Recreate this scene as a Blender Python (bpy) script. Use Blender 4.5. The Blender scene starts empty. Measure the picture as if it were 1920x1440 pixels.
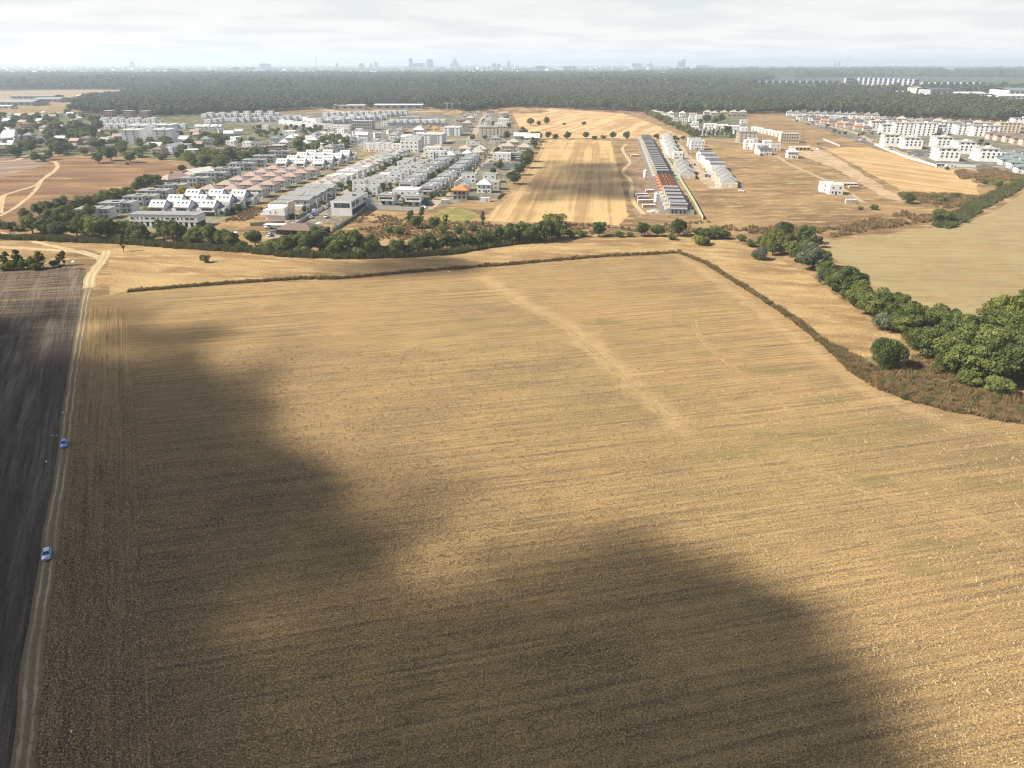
import bpy, bmesh, math, random
import numpy as np
from mathutils import Vector, noise as mnoise

random.seed(7); rng = np.random.default_rng(11)
S = bpy.context.scene
COL = S.collection
R = math.radians

# ------------------------------------------------------------------ camera, sky, sun, exposure
H, F, PITCH = 85.0, 1331.0, R(24.34)
cam_d = bpy.data.cameras.new('camera'); cam = bpy.data.objects.new('camera', cam_d); COL.objects.link(cam)
cam.location = (0, 0, H); cam.rotation_euler = (R(90) - PITCH, 0, 0)
cam_d.sensor_width = 36.0; cam_d.lens = F / 1920 * 36.0
cam_d.clip_start = 1.0; cam_d.clip_end = 90000.0
S.camera = cam

SUN_EL, SUN_AZ = R(42), R(186)          # azimuth counted from +X towards +Y: the sun stands to the left
sd = Vector((math.cos(SUN_EL) * math.cos(SUN_AZ), math.cos(SUN_EL) * math.sin(SUN_AZ), math.sin(SUN_EL)))
sun_d = bpy.data.lights.new('sun', 'SUN'); sun = bpy.data.objects.new('sun', sun_d); COL.objects.link(sun)
sun_d.energy = 5.0; sun_d.angle = R(0.53); sun_d.color = (1.0, 0.93, 0.82)
sun.rotation_euler = sd.to_track_quat('Z', 'Y').to_euler(); sun.location = (-300, 60, 400)

W = bpy.data.worlds.new('World'); S.world = W; W.use_nodes = True
wn = W.node_tree.nodes; wl = W.node_tree.links; wn.clear()
wo = wn.new('ShaderNodeOutputWorld'); bg = wn.new('ShaderNodeBackground'); bg.inputs[1].default_value = 0.067
sky = wn.new('ShaderNodeTexSky'); sky.sky_type = 'NISHITA'; sky.sun_disc = False
sky.sun_elevation = SUN_EL; sky.sun_rotation = math.atan2(sd.x, sd.y)
sky.air_density = 1.0; sky.dust_density = 2.0; sky.ozone_density = 1.0; sky.altitude = 100
tc = wn.new('ShaderNodeTexCoord'); sx = wn.new('ShaderNodeSeparateXYZ'); wl.new(tc.outputs['Generated'], sx.inputs[0])
def wm(op, a, b):
    n = wn.new('ShaderNodeMath'); n.operation = op
    for i, v in enumerate((a, b)):
        if hasattr(v, 'node'): wl.new(v, n.inputs[i])
        else: n.inputs[i].default_value = v
    return n.outputs[0]
zz = wm('ADD', wm('MAXIMUM', sx.outputs[2], 0.0), 0.07)
cx = wn.new('ShaderNodeCombineXYZ'); wl.new(wm('DIVIDE', sx.outputs[0], zz), cx.inputs[0]); wl.new(wm('DIVIDE', sx.outputs[1], zz), cx.inputs[1])
cn = wn.new('ShaderNodeTexNoise'); cn.inputs['Scale'].default_value = 0.55; cn.inputs['Detail'].default_value = 9; cn.inputs['Roughness'].default_value = 0.55
wl.new(cx.outputs[0], cn.inputs['Vector'])
cr = wn.new('ShaderNodeValToRGB'); cr.color_ramp.elements[0].position = 0.40; cr.color_ramp.elements[1].position = 0.62
wl.new(cn.outputs['Fac'], cr.inputs[0])
# thin broken cloud over the whole sky; its far layers close up towards the horizon
cn2 = wn.new('ShaderNodeTexNoise'); cn2.inputs['Scale'].default_value = 0.9; cn2.inputs['Detail'].default_value = 8
wl.new(cx.outputs[0], cn2.inputs['Vector'])
cc = wn.new('ShaderNodeValToRGB'); cc.color_ramp.elements[0].position = 0.40; cc.color_ramp.elements[1].position = 0.56
cc.color_ramp.elements[0].color = (7.0, 7.2, 7.4, 1); cc.color_ramp.elements[1].color = (8.3, 8.25, 8.1, 1)
wl.new(cn2.outputs['Fac'], cc.inputs[0])
lift = wm('MAXIMUM', wm('MULTIPLY', cr.outputs[0], 0.12), wm('SUBTRACT', 0.97, wm('MULTIPLY', wm('MAXIMUM', sx.outputs[2], 0.0), 4.2)))
mx = wn.new('ShaderNodeMix'); mx.data_type = 'RGBA'
wl.new(lift, mx.inputs['Factor']); wl.new(sky.outputs[0], mx.inputs['A']); wl.new(cc.outputs[0], mx.inputs['B'])
wl.new(mx.outputs['Result'], bg.inputs[0]); wl.new(bg.outputs[0], wo.inputs[0])

S.view_settings.view_transform = 'Standard'; S.view_settings.look = 'None'
S.view_settings.exposure = 1.0; S.view_settings.gamma = 1.0; S.view_settings.use_curve_mapping = False
S.render.engine = 'CYCLES'
cy = S.cycles; cy.max_bounces = 6; cy.diffuse_bounces = 2; cy.glossy_bounces = 2; cy.transmission_bounces = 2
cy.volume_bounces = 1; cy.transparent_max_bounces = 16; cy.use_denoising = True; cy.filter_width = 1.15; cy.caustics_reflective = False; cy.caustics_refractive = False

# ------------------------------------------------------------------ helpers
def G(px, py, z=0.0):
    """the point of the ground (height z) that the photograph shows at pixel px, py (1920 x 1440)"""
    u = (px - 960) / F; v = (py - 720) / F
    c, s = math.cos(PITCH), math.sin(PITCH)
    d = (u, c - v * s, -s - v * c); t = (z - H) / d[2]
    return (d[0] * t, d[1] * t)

def tag(o, label=None, cat=None, group=None, kind=None):
    if label: o['label'] = label
    if cat: o['category'] = cat
    if group: o['group'] = group
    if kind: o['kind'] = kind
    return o

def empty(name, loc=(0, 0, 0), rz=0.0):
    o = bpy.data.objects.new(name, None); COL.objects.link(o)
    o.location = loc; o.rotation_euler = (0, 0, rz); o.empty_display_size = 1
    return o

def mesh_obj(name, me, parent=None, loc=(0, 0, 0), rz=0.0):
    o = bpy.data.objects.new(name, me); COL.objects.link(o)
    o.location = loc; o.rotation_euler = (0, 0, rz)
    if parent is not None: o.parent = parent
    return o

KIDS = {}
def part(name, me, parent, loc=(0, 0, 0), rz=0.0):
    o = mesh_obj(name, me, parent, loc, rz); KIDS.setdefault(parent.name, []).append(o)
    return o
def clone(o, parent=None):
    c = o.copy(); COL.objects.link(c)
    if parent is not None:
        c.parent = parent; KIDS.setdefault(parent.name, []).append(c)
    for k in KIDS.get(o.name, ()): clone(k, c)
    return c

def rename(o, n):
    k = KIDS.pop(o.name, []); o.name = n; KIDS[o.name] = k
class MB:
    def __init__(s): s.v = []; s.f = []; s.m = []
    def poly(s, pts, m=0):
        b = len(s.v); s.v += [tuple(p) for p in pts]; s.f.append(tuple(range(b, b + len(pts)))); s.m.append(m); return s
    def box(s, x0, x1, y0, y1, z0, z1, m=0, rz=0, o=(0, 0), taper=0.0):
        b = len(s.v); c, n = math.cos(rz), math.sin(rz); t = taper
        for x, y, z in ((x0, y0, z0), (x1, y0, z0), (x1, y1, z0), (x0, y1, z0), (x0 + t, y0 + t, z1), (x1 - t, y0 + t, z1), (x1 - t, y1 - t, z1), (x0 + t, y1 - t, z1)):
            s.v.append((o[0] + c * x - n * y, o[1] + n * x + c * y, z))
        for q in ((0, 3, 2, 1), (4, 5, 6, 7), (0, 1, 5, 4), (1, 2, 6, 5), (2, 3, 7, 6), (3, 0, 4, 7)):
            s.f.append(tuple(b + i for i in q)); s.m.append(m)
        return s
    def prism(s, pts, y0, y1, m=0, axis='y'):
        """outline pts in the x-z plane (or y-z with axis x) pulled from y0 to y1"""
        b = len(s.v); n = len(pts)
        for yy in (y0, y1):
            for p in pts: s.v.append((p[0], yy, p[1]) if axis == 'y' else (yy, p[0], p[1]))
        s.f.append(tuple(b + i for i in range(n))); s.f.append(tuple(b + n + i for i in reversed(range(n)))); s.m += [m, m]
        for i in range(n):
            j = (i + 1) % n; s.f.append((b + i, b + n + i, b + n + j, b + j)); s.m.append(m)
        return s
    def cyl(s, x, y, z0, z1, r, n=12, m=0, r2=None):
        b = len(s.v); r2 = r if r2 is None else r2
        for k in range(n):
            a = 2 * math.pi * k / n
            s.v.append((x + r * math.cos(a), y + r * math.sin(a), z0)); s.v.append((x + r2 * math.cos(a), y + r2 * math.sin(a), z1))
        for k in range(n):
            j = (k + 1) % n; s.f.append((b + 2 * k, b + 2 * j, b + 2 * j + 1, b + 2 * k + 1)); s.m.append(m)
        s.f.append(tuple(b + 2 * k + 1 for k in range(n))); s.m.append(m)
        return s
    def mesh(s, name, mats):
        me = bpy.data.meshes.new(name); me.from_pydata(s.v, [], s.f)
        for m in (mats if isinstance(mats, (list, tuple)) else [mats]): me.materials.append(m)
        me.polygons.foreach_set('material_index', s.m); me.update()
        bm = bmesh.new(); bm.from_mesh(me); bmesh.ops.recalc_face_normals(bm, faces=bm.faces); bm.to_mesh(me); bm.free()
        return me

ORD = 'first second third fourth fifth sixth seventh eighth ninth tenth eleventh twelfth thirteenth fourteenth fifteenth sixteenth seventeenth eighteenth nineteenth twentieth'.split()
def ordn(i):
    if i < 20: return ORD[i]
    if i >= 99: return 'hundredth' if i == 99 else 'hundred-and-' + ordn(i - 100)
    t = ['', '', 'twenty', 'thirty', 'forty', 'fifty', 'sixty', 'seventy', 'eighty', 'ninety'][(i + 1) // 10]
    return (t[:-1] + 'ieth') if (i + 1) % 10 == 0 else t + '-' + ORD[(i + 1) % 10 - 1]

# ------------------------------------------------------------------ materials
class NT:
    """a small writer of node materials"""
    def __init__(s, name, rough=0.9, spec=0.2):
        s.m = bpy.data.materials.new(name); s.m.use_nodes = True; s.t = s.m.node_tree
        s.b = s.t.nodes['Principled BSDF']; s.b.inputs['Roughness'].default_value = rough
        s.b.inputs['Specular IOR Level'].default_value = spec
    def n(s, ty, **kw):
        x = s.t.nodes.new('ShaderNode' + ty)
        for k, v in kw.items(): setattr(x, k, v)
        return x
    def put(s, sock, v):
        if hasattr(v, 'node'): s.t.links.new(v, sock)
        else: sock.default_value = v
    def pos(s, rot=0.0, scale=(1, 1, 1)):
        c = s.n('TexCoord'); 
        r = s.n('Mapping'); r.inputs['Rotation'].default_value = (0, 0, -rot); s.put(r.inputs[0], c.outputs['Object'])
        m = s.n('Mapping'); m.inputs['Scale'].default_value = scale; s.put(m.inputs[0], r.outputs[0])
        return m.outputs[0]
    def noise(s, vec, scale=1.0, detail=3.0, rough=0.55):
        x = s.n('TexNoise'); s.put(x.inputs['Vector'], vec); x.inputs['Scale'].default_value = scale
        x.inputs['Detail'].default_value = detail; x.inputs['Roughness'].default_value = rough
        return x.outputs['Fac']
    def rng(s, v, a, b, c=0.0, d=1.0, smooth=True):
        x = s.n('MapRange'); x.interpolation_type = 'SMOOTHSTEP' if smooth else 'LINEAR'
        s.put(x.inputs[0], v); x.inputs[1].default_value = a; x.inputs[2].default_value = b; x.inputs[3].default_value = c; x.inputs[4].default_value = d
        return x.outputs[0]
    def ma(s, op, a, b=0.0):
        x = s.n('Math', operation=op); s.put(x.inputs[0], a); s.put(x.inputs[1], b); return x.outputs[0]
    def mix(s, f, a, b, mode='MIX'):
        x = s.n('Mix', data_type='RGBA', blend_type=mode); s.put(x.inputs['Factor'], f)
        s.put(x.inputs['A'], (*a, 1) if isinstance(a, tuple) else a); s.put(x.inputs['B'], (*b, 1) if isinstance(b, tuple) else b)
        return x.outputs['Result']
    def attr(s, name): return s.n('Attribute', attribute_name=name).outputs['Fac']
    def bump(s, h, strength=0.5, dist=0.1):
        x = s.n('Bump'); x.inputs['Strength'].default_value = strength; x.inputs['Distance'].default_value = dist
        s.put(x.inputs['Height'], h); s.put(s.b.inputs['Normal'], x.outputs[0])
    def col(s, c): s.put(s.b.inputs['Base Color'], (*c, 1) if isinstance(c, tuple) else c); return s.m

def paint(name, c, rough=0.75, var=0.18, spec=0.3, scale=0.5):
    t = NT(name, rough, spec); p = t.pos()
    oi = t.n('ObjectInfo').outputs['Random']
    f = t.noise(p, scale, 5.0, 0.65)
    dark = tuple(x * (1 - var) for x in c)
    k = t.mix(t.rng(f, 0.35, 0.7), c, dark)
    k = t.mix(t.rng(oi, 0, 1, 0.0, 0.35, False), k, tuple(x * y for x, y in zip(c, (0.88, 0.85, 0.80))))
    return t.col(k)

M = {}
M['white'] = paint('white_render', (0.79, 0.78, 0.75))
M['offwhite'] = paint('grey_white_render', (0.69, 0.68, 0.65))
M['cream'] = paint('cream_render', (0.62, 0.53, 0.38))
M['beige'] = paint('beige_render', (0.52, 0.46, 0.37))
M['pinkwall'] = paint('pinkish_render', (0.55, 0.40, 0.33))
M['yellow'] = paint('yellow_render', (0.60, 0.47, 0.24))
M['bluegrey'] = paint('blue_grey_panel', (0.36, 0.38, 0.41))
M['grey'] = paint('grey_render', (0.34, 0.35, 0.36))
M['block'] = paint('bare_concrete_block', (0.36, 0.34, 0.31), var=0.3)
M['brick'] = paint('bare_brick', (0.30, 0.19, 0.15), var=0.35, scale=1.5)
M['redbrick'] = paint('red_hollow_brick', (0.31, 0.14, 0.09), var=0.35, scale=1.2)
M['concrete'] = paint('raw_concrete', (0.42, 0.40, 0.37), var=0.25)
M['charcoal'] = paint('charcoal_cladding', (0.055, 0.058, 0.065), var=0.2)
M['brownwood'] = paint('brown_cladding', (0.14, 0.075, 0.045), var=0.3)
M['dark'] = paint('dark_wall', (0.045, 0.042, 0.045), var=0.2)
M['timber'] = paint('new_timber', (0.55, 0.36, 0.13), var=0.25)
M['roofgrey'] = paint('grey_roof_membrane', (0.25, 0.25, 0.245), var=0.25, scale=0.3)
M['roofpale'] = paint('pale_roof_tile', (0.52, 0.505, 0.48), var=0.15, scale=0.6)
M['rooftile'] = paint('light_grey_tile', (0.235, 0.23, 0.22), var=0.2, scale=0.6)
M['roofdark'] = paint('dark_grey_roof', (0.10, 0.10, 0.105), var=0.25)
M['roofmid'] = paint('mid_grey_tile', (0.23, 0.225, 0.22), var=0.25)
M['roofpink'] = paint('pink_brown_tile', (0.33, 0.245, 0.205), var=0.2)
M['roofsand'] = paint('sand_tile', (0.36, 0.325, 0.275), var=0.2)
M['roofbrown'] = paint('brown_tile', (0.17, 0.12, 0.10), var=0.25)
M['rooforange'] = paint('orange_clay_tile', (0.62, 0.20, 0.07), var=0.2)
M['roofteal'] = paint('grey_green_tile', (0.16, 0.20, 0.20), var=0.2)
M['metal'] = paint('pale_sheet_metal', (0.60, 0.62, 0.63), rough=0.45, var=0.15)
M['greennet'] = paint('pale_green_netting', (0.33, 0.40, 0.27), var=0.2)
M['blue'] = paint('blue_steel', (0.06, 0.10, 0.22), var=0.2)
M['wood'] = paint('bark', (0.10, 0.075, 0.055), var=0.4, scale=2)
M['rust'] = paint('pole_wood', (0.16, 0.12, 0.09), var=0.3)
t = NT('window_glass', 0.12, 0.6); M['glass'] = t.col((0.035, 0.045, 0.06))

def leafmat(name, c1, c2, c3, trans=0.35):
    t = NT(name, 0.65, 0.25); g = t.n('NewGeometry'); oi = t.n('ObjectInfo')
    k = t.mix(t.rng(g.outputs['Random Per Island'], 0, 0.7, 0, 1, False), c1, c2)
    k = t.mix(t.rng(g.outputs['Random Per Island'], 0.8, 1.0, 0, 0.8), k, c3)
    tn = t.attr('tone'); k = t.mix(t.rng(tn, 0.55, 1.0, 0, 0.75), k, c3); k = t.mix(t.rng(tn, 0.0, 0.4, 0.55, 0), k, c1)
    hs = t.n('HueSaturation'); t.put(hs.inputs['Color'], k); t.put(hs.inputs['Value'], t.rng(oi.outputs['Random'], 0, 1, 0.75, 1.25, False))
    t.col(hs.outputs[0])
    tr = t.n('BsdfTranslucent'); t.put(tr.inputs[0], hs.outputs[0]); ms = t.n('MixShader'); ms.inputs[0].default_value = trans
    out = t.t.nodes['Material Output']; t.put(ms.inputs[1], t.b.outputs[0]); t.put(ms.inputs[2], tr.outputs[0]); t.put(out.inputs[0], ms.outputs[0])
    return t.m
LM = {
 'dk': leafmat('dark_green_leaves', (0.052, 0.080, 0.023), (0.097, 0.128, 0.036), (0.16, 0.18, 0.05)),
 'md': leafmat('mid_green_leaves', (0.078, 0.106, 0.027), (0.142, 0.168, 0.044), (0.21, 0.22, 0.06)),
 'yg': leafmat('yellow_green_leaves', (0.12, 0.145, 0.032), (0.19, 0.20, 0.045), (0.28, 0.25, 0.06)),
 'ye': leafmat('yellow_leaves', (0.26, 0.20, 0.03), (0.40, 0.31, 0.045), (0.48, 0.38, 0.07)),
 'si': leafmat('silver_green_leaves', (0.080, 0.102, 0.056), (0.135, 0.158, 0.095), (0.20, 0.22, 0.145)),
 'fo': leafmat('woodland_leaves', (0.043, 0.066, 0.030), (0.078, 0.102, 0.044), (0.13, 0.138, 0.062), 0.25),
 'fo2': leafmat('pale_woodland_leaves', (0.060, 0.078, 0.032), (0.100, 0.115, 0.046), (0.155, 0.15, 0.062), 0.25),
 'dry': leafmat('dry_brown_weeds', (0.20, 0.135, 0.062), (0.30, 0.215, 0.105), (0.42, 0.32, 0.165), 0.25),
 'reed': leafmat('olive_reeds', (0.10, 0.11, 0.042), (0.17, 0.165, 0.062), (0.25, 0.21, 0.085), 0.25),
 'straw': leafmat('cut_straw', (0.40, 0.30, 0.16), (0.54, 0.43, 0.26), (0.66, 0.56, 0.38), 0.1),
}
# ------------------------------------------------------------------ ground and fields
from mathutils.geometry import delaunay_2d_cdt
def poly_sheet(name, pts, mat, z, cell=None, attrs=None, jit=0.5, px=True, step=6.0):
    P = [G(*p) if px else p for p in pts]
    out = []
    for i, a in enumerate(P):
        b = P[(i + 1) % len(P)]; L = math.dist(a, b); n = max(1, min(60, int(L / step)))
        for k in range(n):
            x = a[0] + (b[0] - a[0]) * k / n; y = a[1] + (b[1] - a[1]) * k / n
            out.append((x + jit * mnoise.noise((x * .11, y * .11, z * 9)) * 2, y + jit * mnoise.noise((x * .11, y * .11, 7 + z * 9)) * 2))
    bm = bmesh.new(); n_ = len(out)
    tv, _, tf, _, _, _ = delaunay_2d_cdt([Vector(p) for p in out], [(i, (i + 1) % n_) for i in range(n_)], [], 1, 1e-4)
    bv = [bm.verts.new((v.x, v.y, z)) for v in tv]
    for q in tf: bm.faces.new([bv[i] for i in q])
    if cell:
        xs = [p[0] for p in out]; ys = [p[1] for p in out]
        for ax, lo, hi in ((0, min(xs), max(xs)), (1, min(ys), max(ys))):
            c = lo + cell
            while c < hi:
                co = [0, 0, 0]; no = [0, 0, 0]; co[ax] = c; no[ax] = 1
                bmesh.ops.bisect_plane(bm, geom=bm.verts[:] + bm.edges[:] + bm.faces[:], plane_co=co, plane_no=no, dist=1e-4)
                c += cell
    bmesh.ops.recalc_face_normals(bm, faces=bm.faces)
    for q in bm.faces:
        if q.normal.z < 0: q.normal_flip()
    me = bpy.data.meshes.new(name); bm.to_mesh(me); bm.free(); me.materials.append(mat)
    if attrs:
        n = len(me.vertices); co = np.empty(n * 3); me.vertices.foreach_get('co', co); co = co.reshape(n, 3)[:, :2]
        for k, fn in attrs.items():
            a = me.attributes.new(k, 'FLOAT', 'POINT'); a.data.foreach_set('value', fn(co).astype(np.float32))
    return tag(mesh_obj(name, me), kind='structure')

def dist_line(co, pts):
    d = np.full(len(co), 1e9)
    for a, b in zip(pts[:-1], pts[1:]):
        a = np.array(a); b = np.array(b); ab = b - a
        t = np.clip(((co - a) @ ab) / (ab @ ab), 0, 1); q = a + t[:, None] * ab
        d = np.minimum(d, np.hypot(*(co - q).T))
    return d
def inside(co, poly):
    x, y = co[:, 0], co[:, 1]; r = np.zeros(len(co), bool); n = len(poly)
    for i in range(n):
        (x0, y0), (x1, y1) = poly[i], poly[(i + 1) % n]
        if y0 == y1: continue
        c = ((y0 > y) != (y1 > y)) & (x < (x1 - x0) * (y - y0) / (y1 - y0) + x0); r ^= c
    return r

def drymat(name, c_lo, c_mid, c_hi, s1=0.02, s2=0.15, rot=0.0, stretch=(1, 1, 1), grain=1.2, green=None):
    t = NT(name, 1.0, 0.05); p = t.pos(rot, stretch); q = t.pos()
    a = t.noise(p, s1, 5, 0.6); b = t.noise(p, s2, 4, 0.6); g = t.noise(q, grain, 3, 0.7)
    k = t.mix(t.rng(a, 0.36, 0.64), c_lo, c_mid)
    k = t.mix(t.rng(b, 0.45, 0.75), k, c_hi)
    k = t.mix(t.rng(g, 0.3, 0.75), k, t.mix(1.0, k, (0.62, 0.60, 0.58), 'MULTIPLY'))
    if green: k = t.mix(t.rng(t.noise(q, 0.013, 4, 0.6), 0.58, 0.72, 0, 0.55), k, green)
    t.bump(t.ma('ADD', b, g), 0.6, 0.35)
    return t.col(k)

def bedmat(name, soil, straw, pale, rot, rows=0.7, rowamt=0.55, head=False, patch=None, big=0.5):
    """stubble left in drilled rows: rows run along the rotated x axis"""
    t = NT(name, 1.0, 0.05); q = t.pos()
    def rowcoord(sx_, sy_):
        a = t.pos(rot, (sx_, sy_, 1))
        if not head: return a
        b = t.pos(R(116.8), (sx_, sy_, 1))
        x = t.n('Mix', data_type='VECTOR'); t.put(x.inputs['Factor'], t.rng(t.attr('head'), 0.49, 0.51)); t.put(x.inputs[4], a); t.put(x.inputs[5], b)
        return x.outputs[1]
    r1 = t.noise(rowcoord(0.05, 1.0 / rows), 1.0, 3, 0.6)
    r2 = t.noise(rowcoord(0.012, 0.30), 1.0, 3, 0.55)
    r3 = t.noise(rowcoord(0.9, 5.0), 1.0, 2, 0.6)
    r4 = t.noise(rowcoord(0.012, 1.2), 1.0, 3, 0.55)
    big_n = t.noise(q, 0.022, 6, 0.62); mid = t.noise(q, 0.16, 4, 0.6); gr = t.noise(q, 3.2, 2, 0.75)
    tone = t.ma('ADD', t.ma('MULTIPLY', big_n, big), t.ma('ADD', t.ma('MULTIPLY', mid, 0.35), t.ma('MULTIPLY', r2, 0.35)))
    c = (big + 0.7) / 2
    k = t.mix(t.rng(tone, c - 0.22, c + 0.14), tuple(0.55 * x + 0.45 * y for x, y in zip(soil, straw)), straw)
    line = t.ma('MULTIPLY', t.rng(r1, 0.50, 0.66), t.rng(t.ma('ADD', r2, t.ma('MULTIPLY', mid, 0.5)), 0.60, 0.90, 0.30, 1.0))
    k = t.mix(t.ma('MULTIPLY', line, rowamt * 1.25), k, soil)
    k = t.mix(t.rng(r3, 0.50, 0.70, 0, 0.5), k, soil)
    k = t.mix(t.rng(r4, 0.50, 0.64, 0, rowamt * 0.75), k, soil)
    k = t.mix(t.rng(r4, 0.36, 0.48, 0.2, 0), k, pale)
    k = t.mix(t.rng(gr, 0.36, 0.47, 0.7, 0), k, soil)
    k = t.mix(t.rng(gr, 0.55, 0.64, 0, 0.75), k, pale)
    if head:
        k = t.mix(t.rng(t.noise(q, 0.008, 4, 0.55), 0.46, 0.62, 0, 0.4), k, t.mix(1.0, k, (0.78, 0.88, 0.85), 'MULTIPLY'))
        st = t.rng(t.ma('ADD', t.attr('streak'), t.ma('MULTIPLY', t.ma('SUBTRACT', mid, 0.5), 1.1)), 0.35, 1.25, 0, 0.5)
        k = t.mix(t.ma('MULTIPLY', st, t.rng(t.ma('ADD', gr, t.ma('MULTIPLY', r3, 0.4)), 0.5, 0.85, 1.0, 0.35)), k, pale)
        k = t.mix(t.rng(t.ma('ADD', t.attr('weed'), t.ma('MULTIPLY', t.ma('SUBTRACT', mid, 0.5), 2.6)), 0.55, 1.0, 0, 0.45), k, (0.15, 0.135, 0.05))
        bare = t.ma('MULTIPLY', t.attr('dark'), t.rng(t.ma('ADD', gr, t.ma('MULTIPLY', r1, 0.5)), 0.62, 0.86, 0.85, 0.10))  # weight of the darker tone, broken up by grain and rows
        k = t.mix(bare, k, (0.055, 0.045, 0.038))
    if patch: k = t.mix(t.rng(t.noise(rowcoord(0.09, 0.34), 1.0, 8, 0.75), 0.51, 0.58, 0, 0.75), k, patch)
    t.bump(t.ma('ADD', t.ma('MULTIPLY', r1, 1.2), t.ma('ADD', r3, gr)), 0.9, 0.3)
    return t.col(k)

def stripemat(name, lo, hi, rot, width=7.0, wob=0.004, spread=(0.40, 0.60), green=None):
    """mown swaths along the rotated x axis"""
    t = NT(name, 1.0, 0.05); q = t.pos()
    wv = t.noise(q, 0.01, 2, 0.5)
    a = t.noise(t.pos(rot, (wob, 1.0 / width, 1)), 1.0, 2, 0.5); b = t.noise(t.pos(rot, (wob * 3, 2.6 / width, 1)), 1.0, 3, 0.6)
    g = t.noise(q, 0.9, 3, 0.7); p = t.noise(q, 0.03, 5, 0.6)
    v = t.ma('ADD', t.ma('MULTIPLY', a, 0.62), t.ma('ADD', t.ma('MULTIPLY', b, 0.38), t.ma('MULTIPLY', t.ma('SUBTRACT', p, 0.5), 0.5)))
    k = t.mix(t.rng(v, *spread), lo, hi)
    k = t.mix(t.rng(g, 0.35, 0.75, 0, 0.5), k, t.mix(1.0, k, (0.6, 0.58, 0.55), 'MULTIPLY'))
    if green: k = t.mix(t.rng(p, 0.56, 0.7, 0, 0.5), k, green)
    t.bump(t.ma('ADD', b, g), 0.5, 0.3)
    return t.col(k)

dirt = drymat('pale_dirt', (0.30, 0.23, 0.15), (0.42, 0.33, 0.22), (0.52, 0.42, 0.29), 0.08, 0.5, grain=2.5)
g_mat = drymat('dry_grassland', (0.155, 0.100, 0.052), (0.305, 0.200, 0.097), (0.43, 0.305, 0.152), 0.026, 0.11, R(4), (0.6, 1.4, 1), 0.7, green=(0.14, 0.13, 0.05))
# the one great sheet that reaches the horizon
gm = MB(); B_ = 32000
xs = [-B_, -9000, -3000, -1000, 0, 1000, 3000, 9000, B_]; ys = [-400, 0, 600, 1500, 3000, 6000, 12000, 22000, B_]
for i in range(8):
    for j in range(8): gm.poly([(xs[i], ys[j], 0), (xs[i + 1], ys[j], 0), (xs[i + 1], ys[j + 1], 0), (xs[i], ys[j + 1], 0)])
tag(mesh_obj('ground', gm.mesh('ground', g_mat)), kind='structure')

# the wooded plain from the big wood to the horizon
mp = drymat('wooded_plain', (0.045, 0.060, 0.030), (0.070, 0.080, 0.042), (0.16, 0.14, 0.09), 0.004, 0.012, grain=0.05)
tag(mesh_obj('plain', MB().poly([(-3200, 1900, .015), (4200, 1900, .015), (31000, 31500, .015), (-31000, 31500, .015)]).mesh('plain', mp)), kind='structure')
# main stubble field
MAIN = [(90, 1120), (72, 1240), (57, 1440), (20, 1900), (2400, 1900), (2300, 900), (1920, 793), (1847, 783), (1780, 770), (1713, 753), (1647, 730), (1597, 700), (1563, 663), (1513, 623), (1467, 590), (1413, 553), (1363, 523), (1323, 497), (1273, 478), (1140, 483), (940, 500), (773, 513), (640, 525), (450, 533), (330, 541), (240, 549), (168, 557), (157, 600), (145, 700), (128, 880), (108, 1000)]
streaks = [[(910, 520), (960, 555), (1060, 605), (1130, 660), (1190, 720), (1250, 775), (1275, 800)],
           [(1080, 640), (1140, 690), (1180, 740)], [(1290, 590), (1300, 630), (1340, 665), (1400, 710), (1450, 750)], [(1450, 850), (1560, 880), (1660, 930), (1840, 960), (1920, 1030)],
           [(1250, 790), (1350, 815), (1440, 830)], [(1275, 480), (1400, 565), (1520, 655), (1640, 745), (1800, 800)], [(1180, 800), (1250, 790)], [(1000, 650), (1120, 625)]]
SW = [6, 3.2, 2.6, 2.6, 2.4, 5, 2.6, 2.6]
SA = [1.0, .9, 0, .3, .6, .9, .7, .7]
def f_streak(co):
    r = np.zeros(len(co))
    for s_, w, am in zip(streaks, SW, SA): r = np.maximum(r, am * np.exp(-(dist_line(co, [G(*p) for p in s_]) / w) ** 2))
    return r
def f_head(co):
    d = dist_line(co, [G(20, 1900), G(57, 1440), G(90, 1120), G(108, 1000), G(128, 880), G(145, 700), G(157, 600)])
    return np.clip((16.5 - d) / 4, 0, 1)
WEED = [(1130, 605, 6), (1600, 820, 9), (1690, 800, 8), (1430, 825, 6), (1860, 910, 5), (1750, 1020, 5), (1320, 660, 5), (1440, 690, 7), (1540, 750, 6), (1870, 855, 8), (1720, 1060, 4), (1620, 900, 5), (380, 605, 4), (880, 600, 4), (1370, 850, 6), (1240, 730, 5)]
def f_weed(co):
    r = np.zeros(len(co))
    for x, y, w in WEED:
        g = np.array(G(x, y)); d = co - g; r = np.maximum(r, np.exp(-((d[:, 0] / (2.4 * w)) ** 2 + (d[:, 1] / w) ** 2)))
    return r
def f_dark(co):     # darker towards the track side of the field, fading out across it and far off
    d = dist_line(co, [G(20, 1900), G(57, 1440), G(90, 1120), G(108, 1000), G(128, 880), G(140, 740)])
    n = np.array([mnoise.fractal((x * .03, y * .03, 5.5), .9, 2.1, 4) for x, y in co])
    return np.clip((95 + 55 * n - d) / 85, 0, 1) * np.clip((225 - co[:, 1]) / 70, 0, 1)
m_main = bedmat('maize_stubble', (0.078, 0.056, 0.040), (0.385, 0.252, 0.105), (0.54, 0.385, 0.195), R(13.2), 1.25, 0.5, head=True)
poly_sheet('stubble_field', MAIN, m_main, 0.03, cell=2.5, attrs={'streak': f_streak, 'head': f_head, 'weed': f_weed, 'dark': f_dark}, jit=0.25)

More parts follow.
